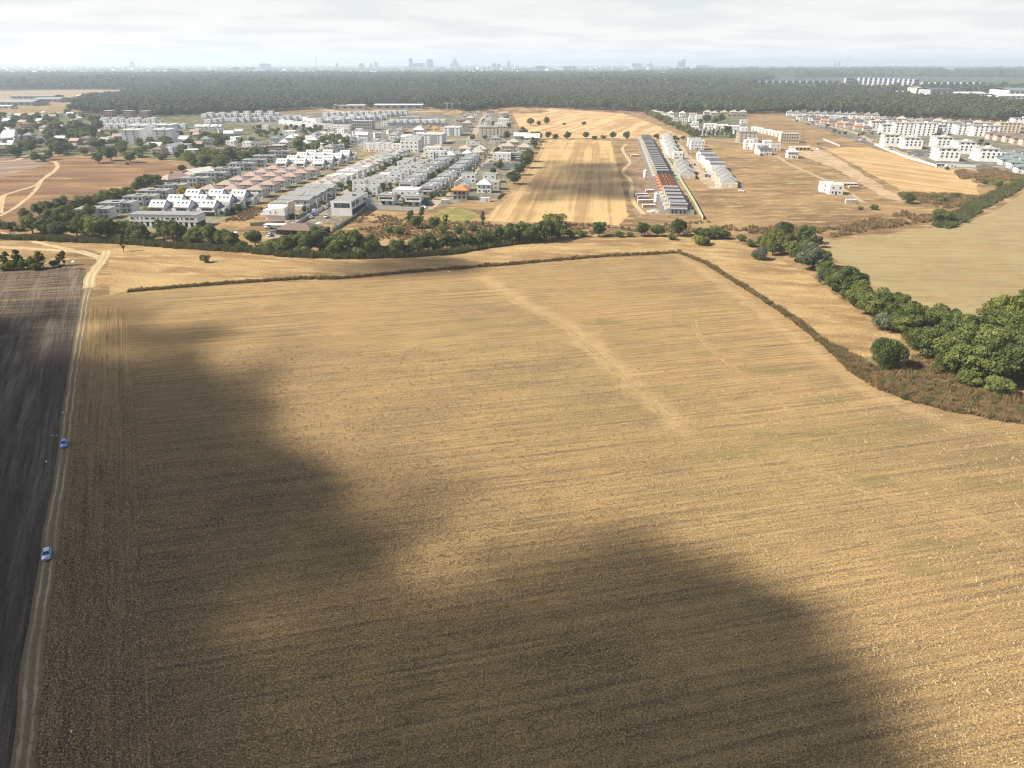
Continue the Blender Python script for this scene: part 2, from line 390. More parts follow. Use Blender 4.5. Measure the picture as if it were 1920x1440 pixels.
# ploughed dark field left of the track
LEFT = [(-900, 505), (0, 505), (60, 508), (120, 498), (160, 503), (163, 520), (155, 560), (145, 620), (130, 700), (118, 780), (103, 880), (90, 960), (77, 1035), (53, 1200), (22, 1440), (-40, 1900), (-2200, 1900)]
def plough():
    t = NT('dark_ploughed_soil', 1.0, 0.08); q = t.pos()
    a = t.noise(t.pos(R(116.8), (0.012, 0.16, 1)), 1.0, 8, 0.72); r = t.noise(t.pos(R(13), (0.02, 0.5, 1)), 1.0, 3, 0.6); g = t.noise(q, 2.2, 4, 0.75); fu = t.noise(t.pos(R(116.8), (0.05, 1.3, 1)), 1.0, 3, 0.6)
    gx = t.n('SeparateXYZ'); t.put(gx.inputs[0], q); far = t.rng(gx.outputs[1], 190, 270)
    k = t.mix(t.rng(a, 0.44, 0.70, 0, 0.95), (0.088, 0.069, 0.054), (0.21, 0.172, 0.13))
    k = t.mix(t.ma('MULTIPLY', t.rng(r, 0.45, 0.65), t.ma('MULTIPLY', far, 0.75)), k, (0.26, 0.19, 0.105))
    k = t.mix(t.rng(fu, 0.48, 0.64, 0, 0.55), k, t.mix(1.0, k, (0.5, 0.48, 0.46), 'MULTIPLY'))
    k = t.mix(t.rng(g, 0.38, 0.62, 0, 0.7), k, t.mix(1.0, k, (0.5, 0.5, 0.5), 'MULTIPLY'))
    t.bump(t.ma('ADD', fu, g), 0.9, 0.3); return t.col(k)
poly_sheet('ploughed_field', LEFT, plough(), 0.03, jit=0.3)

# straw strip between the weed margin and the hedge
STRIP = [(205, 553), (205, 480), (180, 470), (123, 456), (233, 459), (333, 466), (467, 472), (533, 480), (640, 485), (740, 485), (840, 479), (917, 466), (1007, 455), (1140, 445), (1273, 444), (1347, 449), (1407, 462), (1447, 480), (1513, 512), (1563, 552), (1613, 590), (1680, 625), (1722, 654), (1690, 674), (1640, 670), (1600, 670), (1565, 660), (1513, 620), (1467, 587), (1413, 550), (1363, 520), (1323, 494), (1273, 475), (1140, 480), (940, 497), (773, 510), (640, 521), (450, 530), (330, 538), (240, 546)]
m_strip = drymat('cut_straw_strip', (0.235, 0.150, 0.070), (0.385, 0.265, 0.122), (0.47, 0.335, 0.165), 0.035, 0.12, R(-12), (0.5, 1.5, 1), 1.0)
poly_sheet('straw_strip', STRIP, m_strip, 0.02, jit=0.6)
poly_sheet('rough_grass', [(1565, 659), (1600, 669), (1640, 669), (1690, 673), (1722, 653), (1760, 676), (1800, 700), (1935, 750), (1935, 794), (1850, 783), (1780, 769), (1713, 751), (1647, 728), (1600, 699)], drymat('rough_grass', (0.15, 0.105, 0.05), (0.23, 0.17, 0.08), (0.33, 0.25, 0.12), 0.06, 0.3, green=(0.13, 0.13, 0.05)), 0.024, jit=0.4)
# pale meadow on the right
RIGHTF = [(1547, 452), (1647, 441), (1747, 428), (1800, 418), (1850, 402), (1900, 375), (1935, 350), (2300, 330), (2700, 620), (1990, 575), (1900, 575), (1840, 590), (1780, 600), (1740, 580), (1700, 560), (1640, 535), (1590, 505), (1560, 480)]
poly_sheet('meadow', RIGHTF, bedmat('cut_meadow', (0.18, 0.135, 0.06), (0.34, 0.275, 0.14), (0.46, 0.385, 0.22), R(-2), 4.0, 0.7, patch=(0.33, 0.195, 0.09), big=0.9), 0.02, jit=0.8)
# wheat stubble with swaths
poly_sheet('wheat_field', [(1022, 262), (1080, 261), (1145, 264), (1155, 302), (1168, 352), (1178, 405), (1160, 424), (1060, 414), (985, 418), (905, 414), (915, 402), (945, 378), (975, 335), (1003, 300)],
           stripemat('wheat_stubble', (0.30, 0.195, 0.09), (0.45, 0.31, 0.145), R(83.5), 6.0, 0.003, (0.38, 0.58)), 0.02, jit=1.0)
poly_sheet('far_stubble_field', [(955, 204), (1040, 203), (1168, 213), (1205, 225), (1285, 257), (1250, 260), (1020, 259), (985, 258), (972, 235)],
           stripemat('far_stubble', (0.34, 0.21, 0.10), (0.52, 0.35, 0.18), R(70), 16, 0.003, (0.40, 0.60)), 0.02, jit=2)
poly_sheet('golden_field', [(1545, 278), (1625, 275), (1700, 296), (1745, 312), (1800, 318), (1830, 345), (1835, 365), (1750, 362), (1690, 358), (1640, 330), (1580, 296)],
           stripemat('golden_stubble', (0.32, 0.21, 0.095), (0.45, 0.31, 0.15), R(118), 7, 0.004, (0.40, 0.58), green=(0.30, 0.24, 0.12)), 0.02, jit=1.5)
poly_sheet('brown_fallow', [(-200, 430), (-120, 330), (60, 298), (105, 292), (190, 296), (250, 302), (330, 308), (375, 322), (340, 335), (270, 345), (200, 375), (100, 395), (60, 420), (20, 440)],
           drymat('brown_fallow', (0.15, 0.085, 0.05), (0.23, 0.135, 0.075), (0.36, 0.23, 0.11), 0.02, 0.045, 0, (0.35, 1.6, 1), 0.8), 0.02, jit=2)
poly_sheet('grey_plot', [(-200, 322), (-60, 300), (50, 298), (98, 300), (80, 310), (30, 325), (-60, 350)],
           stripemat('grey_fallow', (0.17, 0.12, 0.085), (0.27, 0.20, 0.14), R(30), 10, 0.004), 0.04, jit=1)
poly_sheet('lawn', [(818, 398), (860, 388), (893, 400), (888, 417), (850, 420), (812, 410)], drymat('green_plot', (0.17, 0.16, 0.05), (0.24, 0.22, 0.075), (0.36, 0.27, 0.11), 0.05, 0.2), 0.02, jit=1)
poly_sheet('builders_yard', [(1172, 300), (1200, 290), (1235, 380), (1252, 412), (1190, 408), (1182, 370)], drymat('worn_yard', (0.20, 0.13, 0.08), (0.28, 0.19, 0.115), (0.40, 0.29, 0.19), 0.05, 0.2), 0.04, jit=1)
poly_sheet('grass_verge', [(1196, 275), (1202, 275), (1258, 400), (1250, 405)], drymat('yellow_verge', (0.30, 0.26, 0.09), (0.38, 0.32, 0.12), (0.42, 0.34, 0.16), 0.08, 0.3), 0.06, jit=.4)
poly_sheet('bare_earth', [(1478, 283), (1515, 272), (1560, 290), (1700, 378), (1660, 372), (1570, 318)], drymat('bare_earth', (0.34, 0.24, 0.14), (0.44, 0.32, 0.19), (0.54, 0.41, 0.27), 0.03, 0.12), 0.03, jit=1.5)
poly_sheet('clearing', [(-400, 178), (-100, 172), (120, 169), (400, 168), (420, 171), (150, 178), (100, 190), (-300, 205)], drymat('far_clearing', (0.24, 0.18, 0.12), (0.32, 0.24, 0.16), (0.38, 0.30, 0.20), 0.01, 0.05), 0.02, jit=4, step=40)
poly_sheet('far_meadow', [(1810, 188), (1960, 186), (2200, 190), (2200, 205), (1900, 200), (1830, 192)], drymat('far_meadow', (0.30, 0.21, 0.10), (0.38, 0.27, 0.14), (0.42, 0.31, 0.18), 0.01, 0.05), 0.02, jit=4, step=40)
# town ground: gravel, yards and gardens between the houses
poly_sheet('town_ground', [(505, 438), (560, 400), (640, 345), (735, 285), (800, 245), (860, 212), (950, 212), (965, 240), (1010, 258), (990, 300), (960, 330), (935, 372), (880, 375), (800, 395), (690, 392), (610, 440)],
           drymat('yard_gravel', (0.12, 0.115, 0.075), (0.21, 0.18, 0.125), (0.35, 0.30, 0.22), 0.06, 0.25, green=(0.10, 0.12, 0.045)), 0.02, jit=1)
poly_sheet('estate_ground', [(130, 428), (270, 372), (330, 340), (470, 300), (650, 288), (690, 290), (440, 402), (385, 432), (250, 435)],
           drymat('estate_yards', (0.13, 0.13, 0.07), (0.22, 0.19, 0.12), (0.36, 0.31, 0.22), 0.06, 0.25, green=(0.08, 0.10, 0.04)), 0.02, jit=1)
gr2 = drymat('town_gravel', (0.10, 0.10, 0.075), (0.19, 0.17, 0.13), (0.34, 0.30, 0.23), 0.03, 0.09, green=(0.09, 0.105, 0.045))
poly_sheet('far_town_ground', [(380, 218), (560, 211), (850, 213), (845, 250), (800, 262), (700, 282), (620, 284), (560, 255), (470, 238)], gr2, 0.03, jit=2)
poly_sheet('quarter_ground', [(1466, 216), (1640, 224), (1930, 240), (1960, 340), (1830, 318), (1765, 313), (1640, 276), (1560, 250)], gr2, 0.02, jit=2)
poly_sheet('garden_quarter_ground', [(1225, 213), (1320, 212), (1400, 216), (1400, 236), (1420, 262), (1300, 258), (1262, 235)], drymat('garden_ground', (0.08, 0.09, 0.04), (0.15, 0.14, 0.08), (0.30, 0.26, 0.18), 0.03, 0.09), 0.02, jit=2)
poly_sheet('village_ground', [(-300, 300), (-300, 225), (120, 213), (560, 212), (840, 215), (800, 262), (700, 280), (500, 296), (390, 312), (330, 300), (190, 292), (100, 290), (60, 296)],
           drymat('village_yards', (0.075, 0.085, 0.038), (0.13, 0.125, 0.065), (0.28, 0.24, 0.17), 0.03, 0.07, green=(0.06, 0.08, 0.03)), 0.02, jit=2)

def lane(name, pts, w, mat, z, px=True, jit=0.25, wob=0.0):
    P = [Vector(G(*p)) if px else Vector(p) for p in pts]; D = []
    for i in range(len(P) - 1):
        n = max(1, int((P[i + 1] - P[i]).length / 5))
        for k in range(n):
            t_ = k / n; p0 = P[max(i - 1, 0)]; p1 = P[i]; p2 = P[i + 1]; p3 = P[min(i + 2, len(P) - 1)]
            D.append(0.5 * (2 * p1 + (p2 - p0) * t_ + (2 * p0 - 5 * p1 + 4 * p2 - p3) * t_ ** 2 + (3 * p1 - p0 - 3 * p2 + p3) * t_ ** 3))
    D.append(P[-1]); mb = MB(); N_ = []
    for i, p in enumerate(D):
        d = (D[min(i + 1, len(D) - 1)] - D[max(i - 1, 0)]).normalized(); N_.append(Vector((-d.y, d.x)))
    q = []
    for i, p in enumerate(D):
        a = w / 2 + jit * mnoise.noise((p.x * .2, p.y * .2, 3.3)) * 2; b = w / 2 + jit * mnoise.noise((p.x * .2, p.y * .2, 8.8)) * 2
        q.append((p + N_[i] * a, p - N_[i] * b))
    mb.v = [(*v, z) for pr in q for v in pr]
    for i in range(len(D) - 1): mb.f.append((2 * i, 2 * i + 1, 2 * i + 3, 2 * i + 2)); mb.m.append(0)
    me = mb.mesh(name, mat)
    u = me.attributes.new('across', 'FLOAT', 'POINT'); u.data.foreach_set('value', [(-1.0 if i % 2 == 0 else 1.0) for i in range(len(mb.v))])
    return tag(mesh_obj(name, me), kind='structure')
def trackmat(name, a, b, c):
    t = NT(name, 1.0, 0.05); q = t.pos(); x = t.attr('across')
    r = t.ma('ABSOLUTE', t.ma('SUBTRACT', t.ma('ABSOLUTE', x), 0.45)); n = t.noise(q, 0.5, 4, 0.65); g = t.noise(q, 3, 3, 0.7)
    v = t.ma('ADD', r, t.ma('MULTIPLY', t.ma('SUBTRACT', n, 0.5), 0.55))
    k = t.mix(t.rng(v, 0.06, 0.24), c, b); k = t.mix(t.rng(t.noise(q, 0.07, 3, 0.6), 0.4, 0.65, 0, 0.6), k, a)
    k = t.mix(t.rng(g, 0.3, 0.7, 0, 0.5), k, t.mix(1.0, k, (0.65, 0.63, 0.6), 'MULTIPLY'))
    t.bump(t.ma('ADD', v, g), 0.6, 0.2); return t.col(k)
tm = trackmat('rutted_track', (0.20, 0.15, 0.092), (0.20, 0.15, 0.092), (0.40, 0.31, 0.19))
tm2 = trackmat('dry_track', (0.36, 0.28, 0.16), (0.38, 0.285, 0.155), (0.53, 0.42, 0.25))
lane('dirt_track', [(-10, 1700), (40, 1440), (68, 1200), (92, 1035), (102, 960), (116, 880), (138, 700), (151, 620), (161, 560), (168, 530), (170, 520)], 3.0, tm, 0.045, jit=0.2)
lane('farm_track', [(166, 540), (170, 520), (182, 500), (192, 485), (170, 478), (150, 472), (110, 470), (50, 466), (-60, 460)], 4.6, tm2, 0.052, jit=0.5)
lane('farm_track', [(186, 496), (196, 482), (200, 470)], 4.5, tm2, 0.060, jit=0.6)
lane('farm_track', [(150, 473), (100, 462), (60, 452), (0, 437), (-60, 428)], 3.5, tm2, 0.068, jit=0.6)
tt = drymat('pressed_straw', (0.29, 0.195, 0.085), (0.365, 0.25, 0.112), (0.44, 0.315, 0.155), 0.1, 0.4, grain=3)
for off in (0, 7):
    lane('tyre_track', [(1345 + off, 575), (1312 + off, 578), (1298 + off, 595), (1303 + off, 622), (1330 + off, 655), (1375 + off, 692), (1430 + off, 735), (1490 + off, 780)], 0.75, tt, 0.040 + off * .001, jit=0.22)
    lane('tyre_track', [(1480, 868 + off), (1560, 890 + off), (1640, 922 + off), (1740, 945 + off), (1830, 968 + off), (1930, 1030 + off)], 0.7, tt, 0.042 + off * .001, jit=0.25)
    lane('tyre_track', [(880 + off, 523), (960 + off, 566), (1060 + off, 618), (1125 + off, 672), (1190 + off, 730), (1255 + off, 790)], 0.75, tt, 0.044 + off * .001, jit=0.25)
lane('field_track', [(0, 400), (5, 370), (20, 362), (68, 347), (78, 338), (100, 322), (108, 312), (103, 304), (92, 300)], 3.5, tm2, 0.05, jit=0.5)
lane('field_track', [(0, 405), (30, 388), (62, 362), (75, 344)], 2.6, tm2, 0.052, jit=0.5)
lane('village_road', [(-60, 305), (25, 301), (48, 292), (60, 289), (100, 286), (110, 282)], 6, dirt, 0.05)
lane('site_track', [(1207, 402), (1192, 385), (1183, 365), (1185, 350), (1180, 335), (1168, 325), (1172, 315), (1181, 305), (1172, 290), (1167, 278), (1175, 270)], 3.2, tm2, 0.07, jit=0.3)
for li, (pts, w) in enumerate((([(505, 448), (522, 438), (550, 423), (600, 391), (632, 375), (647, 363), (690, 335), (740, 315), (774, 302), (800, 288), (825, 270), (850, 262), (880, 260)], 7),
               ([(800, 392), (834, 367), (854, 351), (867, 334), (887, 321), (905, 307), (924, 289), (933, 278), (950, 268)], 8),
               ([(868, 262), (884, 258), (892, 245), (900, 232), (911, 214)], 9), ([(925, 258), (936, 232), (945, 212)], 7),
               ([(1250, 262), (1268, 270), (1282, 290), (1295, 302), (1308, 321), (1328, 341), (1345, 355)], 10),
               ([(1390, 240), (1430, 275), (1460, 295), (1480, 308), (1530, 330), (1575, 352), (1620, 381)], 4),
               ([(1020, 261), (1190, 261), (1330, 262), (1400, 270)], 6), ([(1470, 222), (1530, 232), (1600, 248), (1640, 268), (1700, 290), (1760, 312), (1830, 318), (1920, 335)], 8),
               ([(1545, 262), (1620, 262)], 5), ([(565, 192), (590, 200), (640, 210), (760, 210), (840, 208)], 26))):
    lane('dirt_road', pts, w, dirt, 0.08 + 0.006 * li, jit=0.5)
lane('gravel_road', [(1800, 275), (1860, 283), (1940, 300)], 12, drymat('gravel', (0.28, 0.23, 0.17), (0.35, 0.29, 0.21), (0.42, 0.35, 0.27), 0.05, 0.2), 0.06)

# ------------------------------------------------------------------ the haze
hz = NT('haze_air'); hz.t.nodes.remove(hz.b)
pv = hz.n('VolumePrincipled'); pv.inputs['Color'].default_value = (0.76, 0.875, 1.0, 1); pv.inputs['Density'].default_value = 1.1e-4; pv.inputs['Anisotropy'].default_value = 0.2
hz.put(hz.t.nodes['Material Output'].inputs['Volume'], pv.outputs[0])
tag(mesh_obj('haze', MB().box(-B_ - 50, B_ + 50, -450, B_ + 50, -1.0, 172.0).mesh('haze', hz.m)), kind='stuff')

# ------------------------------------------------------------------ the clouds whose shadows lie on the fields (high above, out of frame)
cv = NT('cloud_vapour'); cv.t.nodes.remove(cv.b)
vp = cv.n('VolumePrincipled'); vp.inputs['Color'].default_value = (1, 1, 1, 1); vp.inputs['Density'].default_value = 0.12; vp.inputs['Anisotropy'].default_value = 0.5
cv.put(cv.t.nodes['Material Output'].inputs['Volume'], vp.outputs[0])
def cloud(shadow, alt, soft, thick, seed, label, cell=5.0, nz=0.02, lo=0.45):
    """a flat-based cloud standing where the sun throws its shadow onto the ground outline"""
    off = Vector((sd.x, sd.y)) / sd.z * alt
    P = np.array(shadow, float); lo_, hi_ = P.min(0) - soft, P.max(0) + soft
    nx, ny = int((hi_[0] - lo_[0]) / cell) + 1, int((hi_[1] - lo_[1]) / cell) + 1
    X, Y = np.meshgrid(lo_[0] + np.arange(nx) * cell, lo_[1] + np.arange(ny) * cell, indexing='ij')
    co = np.stack([X.ravel(), Y.ravel()], 1)
    d = dist_line(co, [tuple(p) for p in P] + [tuple(P[0])]); s_ = np.where(inside(co, [tuple(p) for p in P]), d, -d)
    nv = np.array([mnoise.fractal((x * nz, y * nz, seed), 0.9, 2.1, 5) for x, y in co])
    t_ = np.clip((s_ + nv * soft * 0.75 + soft * 0.4) / (soft * 1.8), 0, 1); t_ = t_ * t_ * (3 - 2 * t_)
    T = (t_ * thick * np.clip(lo + 0.55 * (1 + nv), 0.25, 1.5)).reshape(nx, ny)
    T[0, :] = T[-1, :] = 0; T[:, 0] = T[:, -1] = 0
    keep = T > 0.4; use = np.zeros((nx, ny), bool)
    kc = keep[:-1, :-1] | keep[1:, :-1] | keep[:-1, 1:] | keep[1:, 1:]
    idx = -np.ones((nx, ny, 2), int); V = []; Fc = []
    for i, j in zip(*np.nonzero(kc)):
        for a, b in ((i, j), (i + 1, j), (i + 1, j + 1), (i, j + 1)):
            if idx[a, b, 0] < 0:
                x, y = X[a, b] + off.x, Y[a, b] + off.y
                idx[a, b] = len(V), len(V) + 1; V += [(x, y, alt + 0.85 * T[a, b] + 0.05), (x, y, alt - 0.15 * T[a, b] - 0.05)]
        q = [(i, j), (i + 1, j), (i + 1, j + 1), (i, j + 1)]
        Fc.append(tuple(idx[a, b, 0] for a, b in q)); Fc.append(tuple(idx[a, b, 1] for a, b in reversed(q)))
        for (a, b), (c, e), (di, dj) in (((i, j), (i + 1, j), (0, -1)), ((i + 1, j), (i + 1, j + 1), (1, 0)), ((i + 1, j + 1), (i, j + 1), (0, 1)), ((i, j + 1), (i, j), (-1, 0))):
            u, w = i + di, j + dj
            if not (0 <= u < nx - 1 and 0 <= w < ny - 1 and kc[u, w]):
                for r_ in ((a, b), (c, e)):
                    if idx[r_[0], r_[1], 0] < 0: pass
                Fc.append((('s', a, b), ('s', c, e)))
    F2 = [(idx[q[0][1], q[0][2], 1], idx[q[1][1], q[1][2], 1], idx[q[1][1], q[1][2], 0], idx[q[0][1], q[0][2], 0]) if isinstance(q[0], tuple) else q for q in Fc]
    me = bpy.data.meshes.new('cloud'); me.from_pydata(V, [], [tuple(int(k) for k in q) for q in F2]); me.materials.append(cv.m); me.update()
    return tag(mesh_obj('cloud', me), label, kind='stuff')
left_sh = [G(*p) for p in [(60, 575), (180, 585), (290, 630), (435, 686), (400, 780), (560, 818), (655, 862), (700, 960), (690, 1060), (640, 1180), (660, 1440)]] + [(0, 20), (-60, -120), (-330, -140), (-420, 120), (-340, 240)]
low_sh = [G(*p) for p in [(380, 1440), (450, 1200), (700, 1085), (840, 1090), (1000, 1125), (1240, 1095), (1400, 1095), (1540, 1150), (1600, 1230), (1690, 1330), (1790, 1440)]] + [(75, 20), (60, -140), (-90, -140), (-60, 20)]
cloud(left_sh, 620.0, 44.0, 29.0, 3.0, 'broad flat-based white cloud above the ploughed field', nz=0.022, lo=0.6)
cloud(low_sh, 665.0, 38.0, 28.0, 5.0, 'ragged white cloud above the near stubble', nz=0.026, lo=0.6)
cloud([G(*p) for p in [(560, 500), (700, 483), (830, 478), (930, 497), (900, 517), (760, 522), (600, 520)]], 640.0, 14.0, 11.0, 9.0, 'small thin cloud above the straw strip')
cloud([G(*p) for p in [(985, 318), (1060, 300), (1165, 306), (1190, 330), (1180, 372), (1100, 372), (1000, 375), (950, 350)]], 700.0, 30.0, 13.0, 14.0, 'thin ragged cloud above the wheat field', cell=8)
# ------------------------------------------------------------------ houses: one maker per kind, then copies
WIN = {}
def win_mesh(w, h, frame='white'):
    k = (w, h, frame)
    if k not in WIN:
        mb = MB(); f = 0.10
        mb.box(-w / 2, w / 2, -0.03, 0.10, -h / 2, h / 2, 1)
        for x0, x1, z0, z1 in ((-w / 2 - f, w / 2 + f, -h / 2 - f, -h / 2), (-w / 2 - f, w / 2 + f, h / 2, h / 2 + f), (-w / 2 - f, -w / 2, -h / 2, h / 2), (w / 2, w / 2 + f, -h / 2, h / 2)):
            mb.box(x0, x1, -0.09, 0.06, z0, z1, 0)
        WIN[k] = mb.mesh('window', [M[frame], M['glass']])
    return WIN[k]
def windows(root, face, a, off, zs, us, w=1.15, h=1.2, frame='white', name='window'):
    """a row of windows on one face: front (-y), back, left (-x), right; a = distance of that face from the middle"""
    me = win_mesh(w, h, frame)
    for z in zs:
        for u in us:
            loc, rz = {'front': ((u + off, -a, z), 0), 'left': ((-a, u + off, z), -math.pi / 2), 'right': ((a, u + off, z), math.pi / 2), 'back': ((u + off, a, z), math.pi)}[face]
            part(name, me, root, loc, rz)
def spread(n, L): return [(-L / 2 + L * (i + 0.5) / n) for i in range(n)]

def hip_roof(w, d, z, h, ov, m):
    W2, D2 = w / 2 + ov, d / 2 + ov; mb = MB(); r = abs(W2 - D2)
    A = [(-W2, -D2, z), (W2, -D2, z), (W2, D2, z), (-W2, D2, z)]
    if w >= d: p, q = (-r, 0, z + h), (r, 0, z + h); fs = [(A[0], A[1], q, p), (A[1], A[2], q), (A[2], A[3], p, q), (A[3], A[0], p)]
    else: p, q = (0, -r, z + h), (0, r, z + h); fs = [(A[0], A[1], p), (A[1], A[2], q, p), (A[2], A[3], q), (A[3], A[0], p, q)]
    for f in fs: mb.poly(f)
    mb.poly(A[::-1])
    for i in range(4):
        a, b = A[i], A[(i + 1) % 4]; mb.poly([(a[0], a[1], z - .2), (b[0], b[1], z - .2), b, a])
    return mb.mesh('roof', m)
def gable_roof(w, d, z, h, ov, m, axis='x'):
    mb = MB(); t_ = 0.22
    L, s_ = (w, d) if axis == 'x' else (d, w)
    k = h / (s_ / 2); e = s_ / 2 + ov; lo = z - ov * k
    pts = [(-e, lo), (0, z + h), (e, lo), (e, lo + t_), (0, z + h + t_), (-e, lo + t_)]
    return (mb.prism(pts, -L / 2 - ov, L / 2 + ov, 0, 'x' if axis == 'x' else 'y')).mesh('roof', m)

PROTO = {}
def proto(kind):
    return PROTO[kind](kind)
def begin(name): return empty(name)

def k_hip(w=11, d=10, h=5.8, rh=2.6, wall='white', roof='roofpink', ov=0.8, nf=3, nl=2, name='house', fl=(1.5, 4.3), chim=True, porch=False):
    r = begin(name)
    part('wall', MB().box(-w / 2, w / 2, -d / 2, d / 2, -.3, h).mesh('wall', M[wall]), r)
    rf = part('roof', hip_roof(w, d, h, rh, ov, M[roof]), r)
    if chim: part('chimney', MB().box(-.45, .45, -.35, .35, -1.4, 1.0).mesh('chimney', M[wall]), rf, (w * .2, d * .12, h + rh))
    windows(r, 'front', d / 2, 0, fl, spread(nf, w)); windows(r, 'left', w / 2, 0, fl[1:], spread(nl, d)); windows(r, 'right', w / 2, 0, fl[1:], spread(nl, d))
    part('door', MB().box(-.55, .55, -.06, .04, 0, 2.2).mesh('door', M['brownwood']), r, (w * .5 / nf * (1 if nf % 2 == 0 else 0) + w / nf / 2 * (nf % 2), -d / 2, 0))
    if porch: part('porch', MB().box(-w * .3, w * .3, -d / 2 - 2.2, -d / 2 - .01, 2.7, 2.95).box(-w * .3, -w * .3 + .3, -d / 2 - 2.2, -d / 2 - 1.9, -.2, 2.7).box(w * .3 - .3, w * .3, -d / 2 - 2.2, -d / 2 - 1.9, -.2, 2.7).mesh('porch', M[wall]), r)
    return r
def k_gable(w=11, d=9, h=5.6, rh=2.8, wall='white', roof='roofpale', axis='x', name='house', nf=3, fl=(1.5, 4.2), ov=0.5):
    r = begin(name)
    mb = MB().box(-w / 2, w / 2, -d / 2, d / 2, -.3, h)
    if axis == 'x':
        for s_ in (-1, 1): mb.poly([(s_ * w / 2, -d / 2, h), (s_ * w / 2, d / 2, h), (s_ * w / 2, 0, h + rh)])
    else:
        for s_ in (-1, 1): mb.poly([(-w / 2, s_ * d / 2, h), (w / 2, s_ * d / 2, h), (0, s_ * d / 2, h + rh)])
    part('wall', mb.mesh('wall', M[wall]), r); part('roof', gable_roof(w, d, h, rh, ov, M[roof], axis), r)
    windows(r, 'front', d / 2, 0, fl, spread(nf, w)); windows(r, 'left', w / 2, 0, fl[1:], spread(2, d))
    part('door', MB().box(-.55, .55, -.06, .04, 0, 2.2).mesh('door', M['brownwood']), r, (w / nf / 2, -d / 2, 0))
    return r
def k_flat(w=10, d=9, h=6.2, wall='white', roof='roofgrey', name='house', nf=2, nl=2, fl=(1.6, 4.6), par=0.5, stair=True, ww=1.2, fr='white'):
    r = begin(name); t_ = .25
    part('wall', MB().box(-w / 2, w / 2, -d / 2, d / 2, -.3, h).mesh('wall', M[wall]), r)
    pb = MB()
    for x0, x1, y0, y1 in ((-w / 2, w / 2, -d / 2, -d / 2 + t_), (-w / 2, w / 2, d / 2 - t_, d / 2), (-w / 2, -w / 2 + t_, -d / 2 + t_, d / 2 - t_), (w / 2 - t_, w / 2, -d / 2 + t_, d / 2 - t_)): pb.box(x0, x1, y0, y1, h + .12, h + par)
    part('parapet', pb.mesh('parapet', M[wall]), r)
    rf = part('roof', MB().box(-w / 2 + .02, w / 2 - .02, -d / 2 + .02, d / 2 - .02, h + .004, h + .12).mesh('roof', M[roof]), r)
    if stair: part('vent_box', MB().box(-.6, .6, -.5, .5, 0, .7).mesh('vent_box', M['metal']), rf, (w * .22, d * .2, h + .12))
    windows(r, 'front', d / 2, 0, fl, spread(nf, w), ww, 1.1, fr); windows(r, 'left', w / 2, 0, fl[1:], spread(nl, d), .9, 1.2, fr); windows(r, 'right', w / 2, 0, fl[1:], spread(nl, d), .9, 1.2, fr)
    part('door', MB().box(-.55, .55, -.06, .04, 0, 2.2).mesh('door', M['charcoal']), r, (0, -d / 2, 0))
    return r
def k_villa(w=10, d=9.5, wall='white', band='brownwood', name='villa', roof='roofgrey'):
    """upper storey pushed forward over a recessed ground floor, one long band window in it"""
    r = begin(name)
    part('ground_floor', MB().box(-w / 2 + .8, w / 2 - .8, -d / 2 + 1.6, d / 2, -.3, 3.0).mesh('ground_floor', M['offwhite']), r)
    mb = MB(); y0 = -d / 2
    mb.box(-w / 2, w / 2, y0 + .8, d / 2 - .4, 3.0, 6.4)
    mb.box(-w / 2, w / 2, y0, y0 + .8, 3.0, 3.8).box(-w / 2, w / 2, y0, y0 + .8, 5.3, 6.4).box(-w / 2, -w / 2 + .8, y0, y0 + .8, 3.8, 5.3).box(w / 2 - .8, w / 2, y0, y0 + .8, 3.8, 5.3)
    part('upper_floor', mb.mesh('upper_floor', M[wall]), r)
    part('window_band', MB().box(-w / 2 + .8, w / 2 - .8, y0 + .45, y0 + .78, 3.82, 5.28).mesh('window_band', M[band]), r)
    windows(r, 'front', -y0 - .45, 0, (4.55,), (-w * .2, w * .18), 1.4, 1.1)
    part('roof', MB().box(-w / 2 - .15, w / 2 + .15, y0 - .15, d / 2 - .25, 6.4, 6.62).mesh('roof', M[roof]), r)
    part('roof_unit', MB().box(w * .1, w * .32, -1, 1.4, 6.62, 7.5).box(-w * .3, -w * .22, 1.5, 2.3, 6.62, 7.3).mesh('roof_unit', M['metal']), r)
    windows(r, 'front', d / 2 - 1.6, 0, (1.4,), (-w * .22, w * .22), 2.2, 1.9); windows(r, 'left', w / 2, 0, (4.8,), (0,), 1.0, 1.6); windows(r, 'right', w / 2, 0, (4.8,), (0, d * .28), 1.0, 1.6)
    return r
def k_offset(kind):
    """low modern villa: two white boxes slid against each other below one grey overhanging slab"""
    r = begin('villa')
    part('wall', MB().box(-9, 3, -5, 6, -.3, 6.0).box(3.0, 9, -2.5, 7, -.3, 5.7).mesh('wall', M['offwhite']), r)
    part('roof', MB().poly([(-10, -5.6, 6.0), (3.6, -5.6, 6.0), (3.6, 6.6, 6.3), (-10, 6.6, 6.3)]).box(-10, 3.6, -5.6, 6.6, 6.0, 6.3).box(3.6, 9.8, -3.2, 7.5, 5.7, 6.0).mesh('roof', M['roofgrey']), r)
    part('roof_light', MB().box(-3, 1, -1, .2, 6.3, 6.75).mesh('roof_light', M['charcoal']), r)
    part('canopy', MB().box(5, 10.4, -4.6, -3.21, 4.3, 4.7).mesh('canopy', M['charcoal']), r)
    part('balcony', MB().box(-4, 2.4, -6.2, -5.01, 2.7, 2.95).box(-4, 2.4, -6.2, -6.1, 2.95, 3.8).mesh('balcony', M['metal']), r)
    windows(r, 'front', 5, 0, (1.5, 4.5), (-7.6, -5.2, -1.5, 1.2), 1.5, 1.6); windows(r, 'front', 2.5, 0, (1.5, 4.2), (4.6, 7.2), 1.5, 1.5); windows(r, 'left', 9, 0, (4.4,), (-2.5, 2), 1.4, 1.6)
    return r
